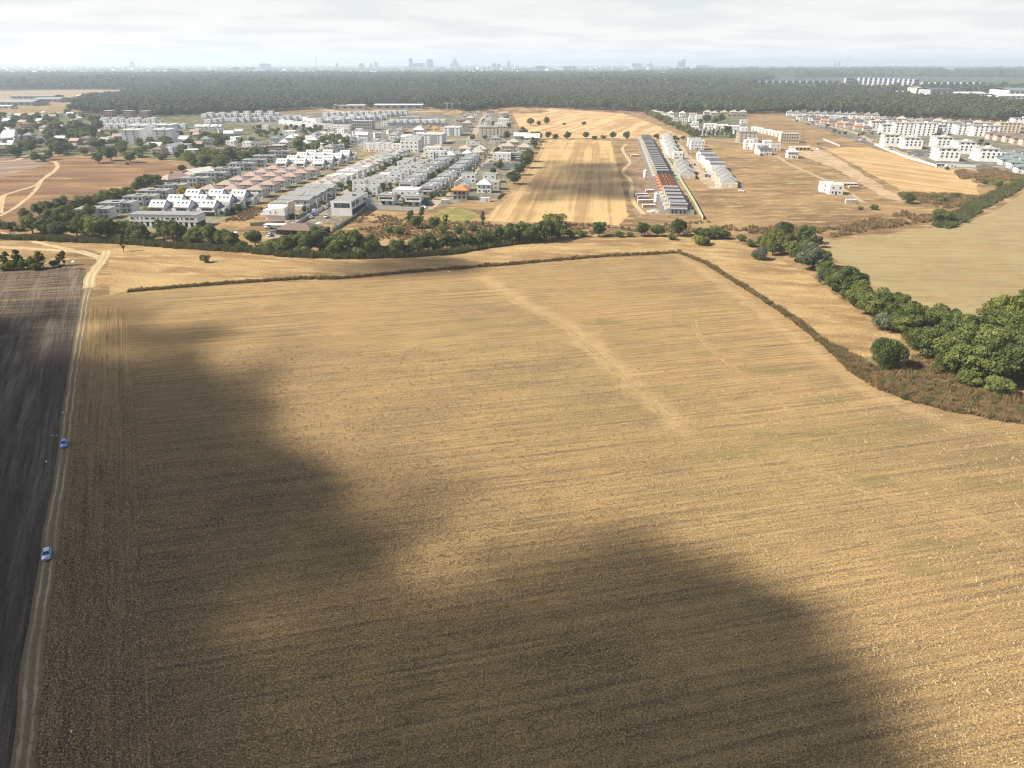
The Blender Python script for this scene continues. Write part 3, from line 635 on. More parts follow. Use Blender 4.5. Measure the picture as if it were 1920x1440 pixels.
def k_chalet(kind):
    """white house with a pale roof slope to the front and a lower lean-to volume on its right"""
    r = begin('house'); w, d, h, rh = 9.2, 9.5, 5.6, 3.4; y0 = -d / 2
    mb = MB().box(-w / 2, w / 2, y0 + 1.0, d / 2, -.3, h)
    mb.box(-w / 2, w / 2, y0, y0 + 1.0, 2.6, 3.3).box(-w / 2, w / 2, y0, y0 + 1.0, 4.9, h).box(-w / 2, -w / 2 + 1.3, y0, y0 + 1.0, 3.3, 4.9).box(w / 2 - 1.3, w / 2, y0, y0 + 1.0, 3.3, 4.9)
    for s_ in (-1, 1): mb.poly([(s_ * w / 2, y0, h), (s_ * w / 2, d / 2, h), (s_ * w / 2, 0, h + rh)])
    part('wall', mb.mesh('wall', M['white']), r)
    part('loggia', MB().box(-w / 2 + 1.3, w / 2 - 1.3, y0 + .6, y0 + .98, 3.32, 4.88).mesh('loggia', M['brownwood']), r)
    windows(r, 'front', -y0 - .6, 0, (4.1,), (-1.6, 1.6), 1.5, 1.2)
    part('garage_front', MB().box(-w / 2 + .6, w / 2 - .6, y0 + .9, y0 + .99, 0, 2.4).mesh('garage_front', M['brownwood']), r)
    rf = part('roof', gable_roof(w, d, h, rh, .35, M['roofpale']), r)
    sl = math.atan2(rh, d / 2)
    for u in (-2.6, .2, 2.6):
        o = part('skylight', MB().box(-.45, .45, -.6, .6, 0, .1).mesh('skylight', M['glass']) if u == -2.6 else KIDS[rf.name][0].data, rf, (u, -d * .22, h + rh * .56 + .27)); o.rotation_euler = (sl, 0, 0)
    part('verge', MB().prism([(y0 - .4, h - .1), (0, h + rh + .35), (d / 2 + .4, h - .1), (d / 2 + .4, h - .6), (0, h + rh - .25), (y0 - .4, h - .6)], w / 2 + .36, w / 2 + .55, 0, 'x').mesh('verge', M['blue']), r)
    # lean-to
    x0, x1 = w / 2 + .6, w / 2 + 5.2
    part('side_wing', MB().prism([(y0 + 2, -.3), (d / 2 + 1.5, -.3), (d / 2 + 1.5, 6.6), (y0 + 2, 4.2)], x0, x1, 0, 'x').mesh('side_wing', M['white']), r)
    part('side_wing_roof', MB().poly([(x0 + .2, y0 + 2.3, 4.36), (x1 - .2, y0 + 2.3, 4.36), (x1 - .2, d / 2 + 1.3, 6.57), (x0 + .2, d / 2 + 1.3, 6.57)]).mesh('side_wing_roof', M['roofmid']), r)
    part('slot_window', MB().box(-.05, .05, -1.4, 1.4, -.35, .35).mesh('slot_window', M['brownwood']), r, (x1 + .03, 1, 3.6))
    windows(r, 'front', -y0 - 2, 0, (1.5,), (x0 + 2.3,), 1.6, 1.5); windows(r, 'right', x1, 0, (1.4,), (-1, 3), 1.1, 1.2)
    return r
def k_mono(kind):
    r = begin('house'); w, d = 10.5, 9.5
    part('wall', MB().prism([(-d / 2, -.3), (d / 2, -.3), (d / 2, 6.9), (-d / 2, 5.9)], -w / 2, w / 2, 0, 'x').mesh('wall', M['grey']), r)
    part('roof', MB().prism([(-d / 2 - .4, 5.9), (d / 2 + .3, 7.02), (d / 2 + .3, 7.3), (-d / 2 - .4, 6.15)], -w / 2 - .4, w / 2 + .4, 0, 'x').mesh('roof', M['roofgrey']), r)
    part('garage', MB().box(-w / 2 + .5, 1.5, -d / 2 - 3, -d / 2 - .01, -.3, 2.8).mesh('garage', M['offwhite']), r)
    windows(r, 'front', d / 2, 0, (4.3,), (-2.5, 2.5), 1.6, 1.4); windows(r, 'right', w / 2, 0, (1.5, 4.5), (-2.4, 2.4), 1.1, 1.8); windows(r, 'left', w / 2, 0, (4.5,), (-2.4, 2.4), 1.1, 1.6)
    return r
def k_shell(w=10, d=9, fl=2, wall='brick', name='unfinished_house'):
    """house still without windows: dark openings between slabs and piers"""
    r = begin(name); mb = MB(); h = 3.0 * fl
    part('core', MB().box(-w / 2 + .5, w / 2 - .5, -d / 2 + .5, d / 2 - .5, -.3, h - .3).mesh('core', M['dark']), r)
    for f in range(fl):
        z = 3.0 * f; n = max(2, int(w / 2.7))
        for i in range(n + 1):
            u = -w / 2 + (w - 1.1) * i / n; mb.box(u, u + 1.1, -d / 2, d / 2, z, z + 2.7)
        mb.box(-w / 2 + 1.1, w / 2 - 1.1, -d / 2 + .1, -d / 2 + .35, z, z + .9)
    part('wall', mb.mesh('wall', M[wall]), r)
    for f in range(fl): part('floor_slab', MB().box(-w / 2 - .15, w / 2 + .15, -d / 2 - .15, d / 2 + .15, 3.0 * f + 2.7, 3.0 * f + 3.0).mesh('floor_slab', M['concrete']), r)
    if fl == 2: part('parapet', MB().box(-w / 2, w / 2, -d / 2, -d / 2 + .3, h, h + .7).box(-w / 2, -w / 2 + .3, -d / 2 + .3, d / 2, h, h + .7).mesh('parapet', M[wall]), r)
    return r
def k_block(w=26, d=14, fl=4, wall='white', fr='charcoal', name='apartment_block', left_bal=True, pent=True, roof='roofsand', nf=4, side=None, nl=4):
    r = begin(name); h = 3.0 * fl
    part('wall', MB().box(-w / 2, w / 2, -d / 2, d / 2, -.3, h - (3 if pent else 0)).mesh('wall', M[wall]), r)
    z3 = h - 3
    if pent:
        part('penthouse', MB().box(-w / 2 + .01, w / 2 - 2.6, -d / 2 + 1.9, d / 2 - .01, z3, h).mesh('penthouse', M[wall]), r)
        part('roof', MB().box(-w / 2 - .3, w / 2 - 2.0, -d / 2 + 1.3, d / 2 + .3, h, h + .35).mesh('roof', M[roof]), r)
        part('terrace_parapet', MB().box(-w / 2 + .3, w / 2, -d / 2, -d / 2 + .22, z3, z3 + .95).box(w / 2 - .22, w / 2, -d / 2 + .22, d / 2, z3, z3 + .95).mesh('terrace_parapet', M[wall]), r)
        windows(r, 'front', d / 2 - 1.9, -1, (h - 1.4,), spread(3, w * .8), 2.6, 1.6, fr)
    else:
        part('roof', MB().box(-w / 2 - .3, w / 2 + .3, -d / 2 - .3, d / 2 + .3, h, h + .4).mesh('roof', M[roof]), r)
    part('lift_house', MB().box(-2.2, 1.4, -1.5, 1.5, h + .36, h + 2.2).box(3.2, 4.4, -3, -2, h + .36, h + 1.2).mesh('lift_house', M[wall]), r)
    n = fl - 1 if pent else fl
    zs = [1.6 + 3 * i for i in range(n)]
    windows(r, 'front', d / 2, 0, zs[1:] if pent else zs, spread(nf, w * .9), 1.5, 1.7, fr)
    if side: part('side_cladding', MB().box(w / 2, w / 2 + .12, -d / 2, d / 2, 0, h - .1).mesh('side_cladding', M[side]), r)
    if left_bal:
        k = nl; bw = d / k * .62
        for u in spread(k, d):
            for z in [1.6 + 3 * i for i in range(fl)]:
                b = part('balcony', WIN.setdefault(('bal', round(bw, 2), wall), MB().box(-1.3, 0, -bw / 2, bw / 2, -1.6, -1.4, 0).box(-1.3, -1.18, -bw / 2, bw / 2, -1.4, -.5, 0).box(-1.18, -.01, -bw / 2, -bw / 2 + .15, -1.4, 1.2, 0).mesh('balcony', M[wall])), r, (-w / 2, u, z))
                part('balcony_window', win_mesh(round(bw * .8, 2), 2.1, fr), r, (-w / 2, u + .1, z), -math.pi / 2)
    return r

def k_panel(x0, x1):
    r = KINDS_['aptg']('aptg'); part('front_panel', MB().box(x0, x1, -15.25, -15.1, 0, 11.5).mesh('front_panel', M['grey']), r); return r
def k_orange():
    r = k_shell(10, 9, 2, 'block'); part('roof', hip_roof(10, 9, 6.75, 3.0, 1.0, M['rooforange']), r); return r
KINDS_ = {
 'aptp': lambda k: k_panel(-3, 6), 'aptq': lambda k: k_panel(-3, 3), 'shello': lambda k: k_orange(), 'cubc': lambda k: k_flat(10.5, 9, 5.4, 'cream', 'roofsand'),
 'offset': k_offset, 'chalet': k_chalet, 'mono': k_mono,
 'pink': lambda k: k_hip(11.5, 10, 5.6, 2.6, 'offwhite', 'roofpink', 1.0, 3, 2),
 'hipw': lambda k: k_hip(9.5, 9, 5.6, 2.4, 'white', 'roofsand', .5, 2, 2),
 'hipg': lambda k: k_hip(11, 10, 5.6, 3.0, 'offwhite', 'roofmid', .6, 3, 2),
 'hipy': lambda k: k_hip(13, 11, 6.0, 3.0, 'yellow', 'roofsand', .7, 3, 2),
 'hipc': lambda k: k_hip(13, 11, 6.4, 3.4, 'beige', 'roofsand', .7, 3, 2, porch=True),
 'hipt': lambda k: k_hip(12, 11, 5.6, 2.4, 'offwhite', 'roofteal', .9, 3, 2),
 'hipb': lambda k: k_hip(12, 11, 5.6, 2.6, 'pinkwall', 'roofbrown', .6, 3, 2),
 'hipd': lambda k: k_hip(12, 11, 5.8, 3.2, 'offwhite', 'roofdark', .6, 3, 2),
 'hipo': lambda k: k_hip(11, 10, 5.4, 2.8, 'beige', 'rooforange', .6, 2, 2),
 'hiplong': lambda k: k_hip(17, 9, 3.6, 2.6, 'brick', 'roofpink', .8, 4, 2, fl=(1.5, 1.6), chim=False),
 'hipS': lambda k: k_hip(10, 9, 6.0, 3.4, 'white', 'roofpale', .7, 3, 2),
 'gab': lambda k: k_gable(11, 9, 5.6, 2.8, 'white', 'roofpale'),
 'gabp': lambda k: k_gable(11, 9, 4.4, 2.6, 'brick', 'roofpink', fl=(1.5, 1.6)),
 'gabg': lambda k: k_gable(12, 10, 5.6, 3.2, 'grey', 'roofmid', 'y'),
 'gabm': lambda k: k_gable(10, 8, 3.2, 2.2, 'beige', 'roofpale', fl=(1.5, 1.6)),
 'gabf': lambda k: k_gable(10, 12, 6.0, 3.2, 'white', 'roofpale', 'y'),
 'cub': lambda k: k_flat(10.5, 8.5, 6.0),
 'cubg': lambda k: k_flat(10.5, 9, 6.0, 'offwhite', 'roofgrey', nf=2),
 'cubs': lambda k: k_flat(9, 9, 6.2, 'white', 'roofpale', nf=2, stair=False),
 'cubd': lambda k: k_flat(11, 9, 6.4, 'white', 'roofdark', nf=3, fr='charcoal'),
 'cubL': lambda k: k_flat(17, 12, 6.4, 'white', 'roofpale', nf=4, nl=3),
 'cub3': lambda k: k_flat(15, 12, 9.2, 'white', 'roofgrey', nf=4, nl=3, fl=(1.6, 4.6, 7.6)),
 'cubt': lambda k: k_flat(9, 9, 9.0, 'white', 'roofpale', nf=2, fl=(1.6, 4.6, 7.5)),
 'villa': lambda k: k_villa(),
 'villag': lambda k: k_villa(10.5, 10, 'offwhite', 'charcoal'),
 'shell': lambda k: k_shell(), 'shell3': lambda k: k_shell(13, 11, 3), 'shell4': lambda k: k_shell(14, 13, 4), 'shellr': lambda k: k_shell(19, 12, 3, 'cream', 'unfinished_block'),
 'shellL': lambda k: k_shell(26, 12, 3, 'concrete', 'unfinished_block'), 'shell1': lambda k: k_shell(16, 10, 1, 'timber'),
 'wrap': lambda k: k_block(20, 22, 5, 'white', 'offwhite', pent=False, roof='roofpale', left_bal=False, nf=2),
 'apt': lambda k: k_block(20, 30, 4, 'white', 'charcoal', nf=4, nl=5),
 'aptl': lambda k: k_block(17, 22, 4, 'offwhite', 'charcoal', nf=3, nl=4),
 'aptb': lambda k: k_block(24, 17, 5, 'white', 'charcoal', pent=False, nf=4, side='brownwood', nl=3),
 'aptc': lambda k: k_block(26, 16, 4, 'cream', 'charcoal', pent=False, nf=5, nl=3),
 'aptw': lambda k: k_block(30, 16, 4, 'white', 'charcoal', pent=False, nf=5, nl=3, roof='roofmid'),
 'aptg': lambda k: k_block(26, 30, 4, 'white', 'offwhite', pent=False, nf=4, nl=4, roof='roofpale', left_bal=False),
 'apts': lambda k: k_block(22, 16, 4, 'beige', 'white', pent=False, nf=4, nl=3, roof='roofgrey'),
}
MADE = {}
def build(kind, x, y, rz, label, cat='house', group=None, sc=1.0, sz=None):
    if kind not in MADE: o = MADE[kind] = KINDS_[kind](kind)
    else: o = clone(MADE[kind])
    o.location = (x, y, 0.0); o.rotation_euler = (0, 0, rz); o.scale = (sc, sc, sz or sc)
    if cat == 'row house': rename(o, 'row_house')
    tag(o, label, cat)
    if group: o['group'] = group
    elif 'group' in o: del o['group']
    return o
TOWN = R(-6)
TAKEN = []
def one(kind, px, py, label, cat='house', rz=TOWN, sc=1.0, sz=None, group=None):
    x, y = G(px, py); TAKEN.append((x, y)); return build(kind, x, y, rz, label, cat, group, sc, sz)
def row(kinds, p0, p1, n, label, group, rz=TOWN, cat='house', sc=1.0, jig=0.0):
    """n alike houses equally spaced on the ground; the label counts them from the near end"""
    a, b = G(*p0), G(*p1); ks = kinds.split()
    for i in range(n):
        f = i / max(1, n - 1); j = jig * (1 if i % 2 else -1)
        x, y = a[0] + (b[0] - a[0]) * f + j, a[1] + (b[1] - a[1]) * f; TAKEN.append((x, y))
        build(ks[i % len(ks)], x, y, rz, label.replace('#', ordn(i)), 'row house' if cat == 'house' else cat, group, sc * (1 + .05 * math.sin(i * 2.3)), sc * (1 + .07 * math.sin(i * 3.7)))
def many(kind, pts, labels, group, rz=TOWN, cat='house', sc=1.0):
    for i, p in enumerate(pts):
        x, y = G(*p); TAKEN.append((x, y)); build(kind, x, y, rz, labels.replace('#', ordn(i)), cat, group, sc)

# estate on the left
many('offset', [(182, 409), (225, 397), (268, 384), (292, 373), (324, 362), (368, 348), (402, 338), (428, 329), (455, 319), (479, 312), (497, 304), (526, 295)],
     '# low grey-white villa from the near end of the row along the brown field', 'grey-white villas along the brown field', R(2), 'villa')
one('hiplong', 330, 344, 'long low house under a pink-brown hipped roof beside the grey villas', rz=R(62), sc=1.25)
build('gabm', *G(374, 329), R(58), 'long low shed with a pale grey roof behind the pink-roofed house', 'shed', sc=2.0, sz=1.1); TAKEN.append(G(374, 329))
for r_, (pts, nm) in enumerate((([(304, 403), (350, 403), (397, 403)], 'front'), ([(336, 392), (380, 392), (426, 392)], 'second'), ([(368, 381), (411, 381), (453, 382)], 'third'))):
    for i, p in enumerate(pts): one('chalet', *p, '%s pale-roofed white house in the %s row behind the long white building' % (('left', 'middle', 'right')[i], nm), group='white houses with pale sloping roofs')
PK = [[(398, 368), (440, 368), (484, 369)], [(428, 359), (467, 359), (506, 359)], [(450, 350), (487, 350), (526, 351)], [(474, 342), (511, 342), (547, 343)], [(494, 335), (531, 335), (567, 336)], [(515, 328), (551, 329), (585, 330)]]
for r_, pts in enumerate(PK):
    for i, p in enumerate(pts): one('pink', *p, '%s house with a pink-brown hipped roof, %s row of six from the near end' % (('left', 'middle', 'right')[i], ordn(r_)), group='houses with pink-brown hipped roofs')
CH = [[(532, 317), (566, 317), (601, 318)], [(551, 310), (584, 311), (618, 311)], [(569, 304), (601, 305), (634, 306)], [(586, 299), (617, 299), (649, 300)]]
for r_, pts in enumerate(CH):
    for i, p in enumerate(pts): one('chalet', *p, '%s pale-roofed white house, %s row beyond the pink-brown roofs' % (('left', 'middle', 'right')[i], ordn(r_)), group='pale-roofed houses beyond the pink roofs', sc=.98)

# long white building in front of the estate
x, y = G(317, 422); r = empty('townhouse_block', (x, y, 0), R(-4)); tag(r, 'long low white building with a recessed ground floor behind the hedge', 'building'); TAKEN.append((x, y))
part('upper_wall', MB().box(-20, 20, -5, 5, 2.8, 6.6).mesh('upper_wall', M['white']), r)
part('ground_floor', MB().box(-19.5, 19.5, -3.6, 5, -.3, 2.8).mesh('ground_floor', M['charcoal']), r)
part('roof', MB().box(-20.3, 20.3, -5.3, 5.3, 6.6, 6.95).mesh('roof', M['roofgrey']), r)
pm = MB().box(-.8, .8, -.15, .15, -.3, 2.8).mesh('pier', M['white'])
for u in spread(12, 39): part('pier', pm, r, (u, -4.7, 0))
for i, u in enumerate((-18, -15, -12.6, -9.6, -5.8, -3, -.6, 2.6, 6, 8.6, 11, 14, 17)): part('window', win_mesh(2.2 if i % 4 in (0, 3) else .6, 1.0 if i % 4 in (0, 3) else 1.3, 'offwhite'), r, (u, -5, 4.7))
# white house with two wings at the near end of the lane
x, y = G(522, 409); r = empty('house', (x, y, 0), R(-8)); tag(r, 'white two-part modern house with slit windows at the near lane end', 'house'); TAKEN.append((x, y))
part('front_wing', MB().prism([(-6.8, 2.6), (6.8, 2.6), (6.8, 7.2), (-6.8, 5.6)], -5, 0, 0).box(-5.8, 6.2, -4.2, 0, -.3, 2.6, 0).mesh('front_wing', M['white']), r)
part('rear_wing', MB().box(-5.6, 6.6, .01, 9, -.3, 8.2).mesh('rear_wing', M['white']), r)
part('roof', MB().prism([(-6.0, 8.2), (7.0, 8.2), (6.0, 9.1), (-5.0, 9.1)], .3, 9.2).mesh('roof', M['roofgrey']), r)
part('end_wall', MB().box(6.6, 7.2, .01, 9.2, 2.6, 9.4).mesh('end_wall', M['cream']), r)
windows(r, 'front', 5, 0, (4.4,), (-2.2, 1.0), .5, 1.4, 'offwhite'); windows(r, 'right', 6.8, 0, (4.6,), (-3.4, -1.4), .5, 1.6, 'offwhite'); windows(r, 'right', 7.2, 0, (4.4, 1.6), (2, 6), .7, 1.8, 'offwhite')
part('carport', MB().box(-10, -5.9, -3, 5, 2.5, 2.75).box(-9.8, -9.6, -2.8, -2.6, -.3, 2.5).box(-9.8, -9.6, 4.6, 4.8, -.3, 2.5).mesh('carport', M['white']), r)
for i, (a, b) in enumerate((((541, 389), (571, 390)), ((557, 380), (587, 381)), ((571, 373), (599, 374)), ((587, 365), (615, 366)))):
    one('mono', *a, 'left grey flat-roofed house, %s pair from the white two-part house' % ordn(i), rz=R(-5), group='grey houses beside the lane', sc=.95)
    one('mono', *b, 'right grey flat-roofed house, %s pair from the white two-part house' % ordn(i), rz=R(-5), group='grey houses beside the lane', sc=.95)
# dark bungalow
x, y = G(562, 437); r = empty('bungalow', (x, y, 0), R(-10)); tag(r, 'dark brown bungalow under a wide dark hipped roof by the hedge', 'bungalow'); TAKEN.append((x, y))
part('wall', MB().box(-11, 9, -6, 6, -.3, 3.0).mesh('wall', M['dark']), r); part('roof', hip_roof(20, 12, 3.0, 2.6, 1.0, M['roofbrown']), r)
windows(r, 'front', 6, 0, (1.5,), (-7, -2, 3), 1.6, 1.4, 'brownwood'); part('extension', MB().box(9, 15, -3, 6.5, -.3, 2.7).mesh('extension', M['dark']), r)
# office-like white house with black bands
a, b, c = G(623, 407), G(658, 406), G(689, 384); x, y = (a[0] + c[0]) / 2, (b[1] + c[1]) / 2; r = empty('house', (x, y, 0), R(-6)); tag(r, 'large white box house with black glazed bands on its right side', 'house'); TAKEN.append((x, y))
w_, d_ = 6.4, 17.5
part('wall', MB().box(-w_, w_, -d_, d_, -.3, 8.6).mesh('wall', M['white']), r); part('roof', MB().box(-w_ + .3, w_ - .3, -d_ + .3, d_ - .3, 8.604, 8.75).mesh('roof', M['roofgrey']), r)
part('front_recess', MB().box(-w_ + 2, w_ - 1, -d_ - .06, -d_ + .1, 4.9, 7.6).mesh('front_recess', M['charcoal']), r)
part('ground_band', MB().box(w_ - .1, w_ + .06, -d_ + 1, d_ - .6, .2, 3.6).mesh('ground_band', M['charcoal']), r)
for u, l in ((-13, 5), (-3.5, 9.5), (10.5, 8)): part('window_band', MB().box(w_ - .1, w_ + .07, u - l / 2, u + l / 2, 5.0, 7.8).mesh('window_band', M['glass']), r)
windows(r, 'front', d_ + .06, 0, (6.2,), (-1,), 1.6, 1.6, 'offwhite'); part('annex', MB().box(w_ + .02, w_ + 3.6, d_ - 6, d_ - .5, -.3, 5.2).mesh('annex', M['white']), r)
part('roof_vent', MB().box(-1, 1, -.7, .7, 0, .8).mesh('roof_vent', M['charcoal']), r, (2, 3, 8.75))

# two columns of narrow white houses along the brown strip
row('hipw hipw cubs cubs cubs cubs cub hipw hipw hipw hipw cubg cubd cubd hipw hipw', (597, 357), (738, 290), 16, '# small white house in the left file along the brown strip', 'left file of small white houses along the brown strip', sc=.92)
row('hipw hipw cub cubs cubs cub cubs hipw hipw hipw cubg cubd cub hipw hipw hipw', (619, 357), (757, 291), 16, '# small white house in the right file along the brown strip', 'right file of small white houses along the brown strip', sc=.92)
# detached white villas between the lanes
many('cubg', [(677, 364), (676, 352), (699, 364), (711, 354), (698, 348), (733, 347), (712, 343), (745, 338), (759, 330), (772, 330), (764, 323), (779, 318), (757, 315), (767, 309), (787, 322), (793, 312), (740, 327)],
     '# box-shaped pale villa among those between the lane and the banded villas', 'box-shaped villas between the lanes', cat='villa', sc=.92)
one('cubL', 730, 334, 'wide dark-fronted bungalow with a white roof rim among the box villas', sc=.9, sz=.55)
row('villa', (764, 357), (805, 328), 7, '# villa with a brown window band, left file nearer half', 'left file of villas with brown window bands', cat='villa', sc=.95)
row('villag', (813, 321), (848, 299), 7, '# villa with a dark window band, left file farther half', 'left file of villas with dark window bands', cat='villa', sc=.95)
row('villa', (804, 365), (846, 336), 7, '# villa with a brown window band, right file nearer half', 'right file of villas with brown window bands', cat='villa', sc=.95)
row('villag', (855, 328), (889, 300), 8, '# villa with a dark window band, right file farther half', 'right file of villas with dark window bands', cat='villa', sc=.95)
one('villa', 728, 383, 'white villa with a band window, left one behind the long grey wall', 'villa', sc=1.02); one('villa', 778, 385, 'white villa with a band window, right one behind the long grey wall', 'villa', sc=1.02)
one('cubL', 765, 373, 'broad white villa with a walled roof terrace behind the grey wall', 'villa', sc=1.05)
one('shello', 864, 373, 'unfinished grey block house under a bright orange hipped roof', sc=.98)
L_ = '''hipS 909 360|white house under a pale pyramid roof beside the orange-roofed house
cubc 924 354|tan flat house behind the white pyramid-roofed house
gabf 867 357|white gabled house just behind the orange roof
cubd 880 341|grey-roofed white house where the second lane bends
cubg 919 341|flat white house left of the walled garden by the wheat
cubL 942 300|large white house with many windows facing the fenced plots
villa 967 299|white villa with a brown band right of the large white house
hipc 953 285|beige house with a hipped roof behind the large white house
hipc 984 287|wide beige house beside the hedge of the wheat field
hipy 963 276|beige hipped house third from the white warehouse
hipg 991 277|grey hipped house next to the wheat field corner
hipc 902 291|tall beige hipped house among the lane houses
hipy 873 289|yellow house under a flat hipped roof
hipy 896 296|yellow house under a pyramid roof nearer the lane
hipS 877 299|white pyramid-roofed house left of the yellow houses
hipg 858 299|house with a folded grey roof left of the pyramid roof
hipS 845 302|small white pyramid-roofed house beside the box houses
cubt 807 302|tall narrow white house, left of two by the yellow plot
cubt 827 302|tall narrow white house, right of two by the yellow plot
cubg 836 288|grey flat house behind the tall narrow houses
cubL 812 288|long grey flat house beside the builders' yellow machines
hipg 930 268|grey hipped house below the tall apartment house
hipg 895 282|grey house behind the tall beige hipped house
cubg 884 276|low grey house on the yellow plot's edge
hipg 896 217|grey-roofed house, farthest on the left of the upper street
hipg 872 223|grey house behind the earth mound on the upper street
hipc 882 229|beige house halfway along the upper street
hipb 864 232|dark-roofed pinkish house behind the upper street
hipc 877 239|beige house with a pale roof next to the white office block
gabg 872 246|grey gabled house beside the white office block
cubg 916 228|small white flat house right of the upper street
hipd 919 216|dark-roofed house at the upper street's far right
cubd 947 217|house with a cream roof at the woodland corner
hipd 947 222|dark two-storey house near the woodland corner
cubL 945 231|white flat house beside the parked cars by the far stubble
cubL 939 240|broad grey-white house behind the apartment house
gabf 908 238|gabled pale house on the right of the upper street'''
for ln in L_.split('\n'):
    a, lab = ln.split('|'); k, px, py = a.split(); one(k, int(px), int(py), lab)
one('cub3', 771, 284, 'white three-storey house at the end of the brown strip', 'apartment house', sc=1.25); one('cub3', 778, 276, 'white three-storey house behind its twin at the strip end', 'apartment house', sc=1.2)
one('aptp', 815, 268, 'white apartment block with a grey front panel', 'apartment block', sc=.85); one('aptq', 850, 253, 'white office-like block with a dark glazed middle', 'apartment block', sc=.82)
one('apts', 917, 257, 'beige four-storey apartment house right of the upper street', 'apartment block'); one('apts', 938, 252, 'beige four-storey apartment house beside the tall tree', 'apartment block', sc=.8)
one('gabm', 976, 262, 'white steel hall at the wheat field corner', 'hall', sc=1.5); one('gabm', 998, 266, 'long low white hall beside the wheat field trees', 'hall', sc=1.7)
# white houses, far middle
row('cubt', (691, 283), (746, 284), 7, '# gabled white row house of the front row before the yellow scrub', 'white row houses before the yellow scrub', sc=.85)
row('gabf', (683, 275), (733, 275), 4, '# white round-roofed house behind the white row houses', 'round-roofed white houses', sc=.95)
row('gabg', (737, 239), (833, 240), 14, '# dark gabled townhouse of the terrace behind the earth mound', 'dark gabled townhouses', cat='townhouse', sc=.8)
one('shellL', 682, 243, 'long bare brown concrete shell beside the white terraces', 'unfinished block', sc=1.1, sz=1.3); one('shellL', 768, 227, 'low brick shell behind the dark gabled townhouses', 'unfinished block', sc=1.3, sz=.7)
one('cubd', 723, 237, 'white house left of the dark gabled townhouses'); one('hipg', 750, 252, 'grey arched house before the dark townhouses'); one('hipS', 787, 255, 'unfinished house with a pale tented roof on the dig site', sc=1.35)
one('shell', 765, 256, 'low half-built house among building rubble')
row('cubt cubs', (600, 234), (700, 227), 11, '# white house in the lower far terrace from the left', 'white houses of the lower far terrace')
row('cubt', (612, 222), (760, 218), 15, '# white house in the upper far terrace from the left', 'white houses of the upper far terrace')
row('cubs cubt', (385, 221), (520, 219), 13, '# white house along the wood edge, counted from the left', 'white houses along the wood edge')
row('cubs cub cubt', (440, 229), (565, 226), 11, '# white house in the row behind the nursery, from the left', 'row of white houses behind the nursery')
row('cubs cubt cubs', (618, 229), (722, 224), 11, '# white house in the middle far terrace from the left', 'white houses of the middle far terrace')
row('cub cubs', (596, 240), (652, 244), 6, '# white house left of the bare concrete shell, from the left', 'white houses left of the concrete shell')
row('cubs', (735, 233), (830, 232), 9, '# white house behind the dark gabled townhouses, from the left', 'white houses behind the gabled townhouses')
row('cubs', (392, 232), (425, 229), 4, '# white house below the wood edge row, from the left', 'white houses below the wood edge row')
row('gab', (374, 243), (412, 243), 6, '# slate-roofed white house in the short far row', 'slate-roofed far row', sc=.8)
row('cubs', (530, 232), (592, 240), 8, '# white house on the curved far terrace', 'curved far terrace', rz=R(-20), sc=.9)
row('cubs', (560, 224), (600, 232), 6, '# white house on the upper curved terrace', 'upper curved terrace', rz=R(-25), sc=.9)
row('cubt cubs cubt', (200, 233), (300, 233), 11, '# white house in the dense far row left of the terraces', 'dense far row of white houses')
row('cubs', (205, 241), (345, 241), 11, '# low white house in front of the dense far row', 'low white houses before the dense far row')
for i, p in enumerate([(208, 222), (245, 222), (275, 223)]): one('shell4', *p, '%s brick tower shell at the wood edge' % ('left', 'middle', 'right')[i], 'unfinished block', group='brick tower shells at the wood edge', sc=1.05)
for i, p in enumerate([(255, 268), (265, 258), (312, 267), (316, 257)]): one('wrap', *p, ('front left', 'rear left', 'front right', 'rear right')[i] + ' of the four white-sheeted apartment blocks', 'apartment block', rz=R(3), sc=.98)
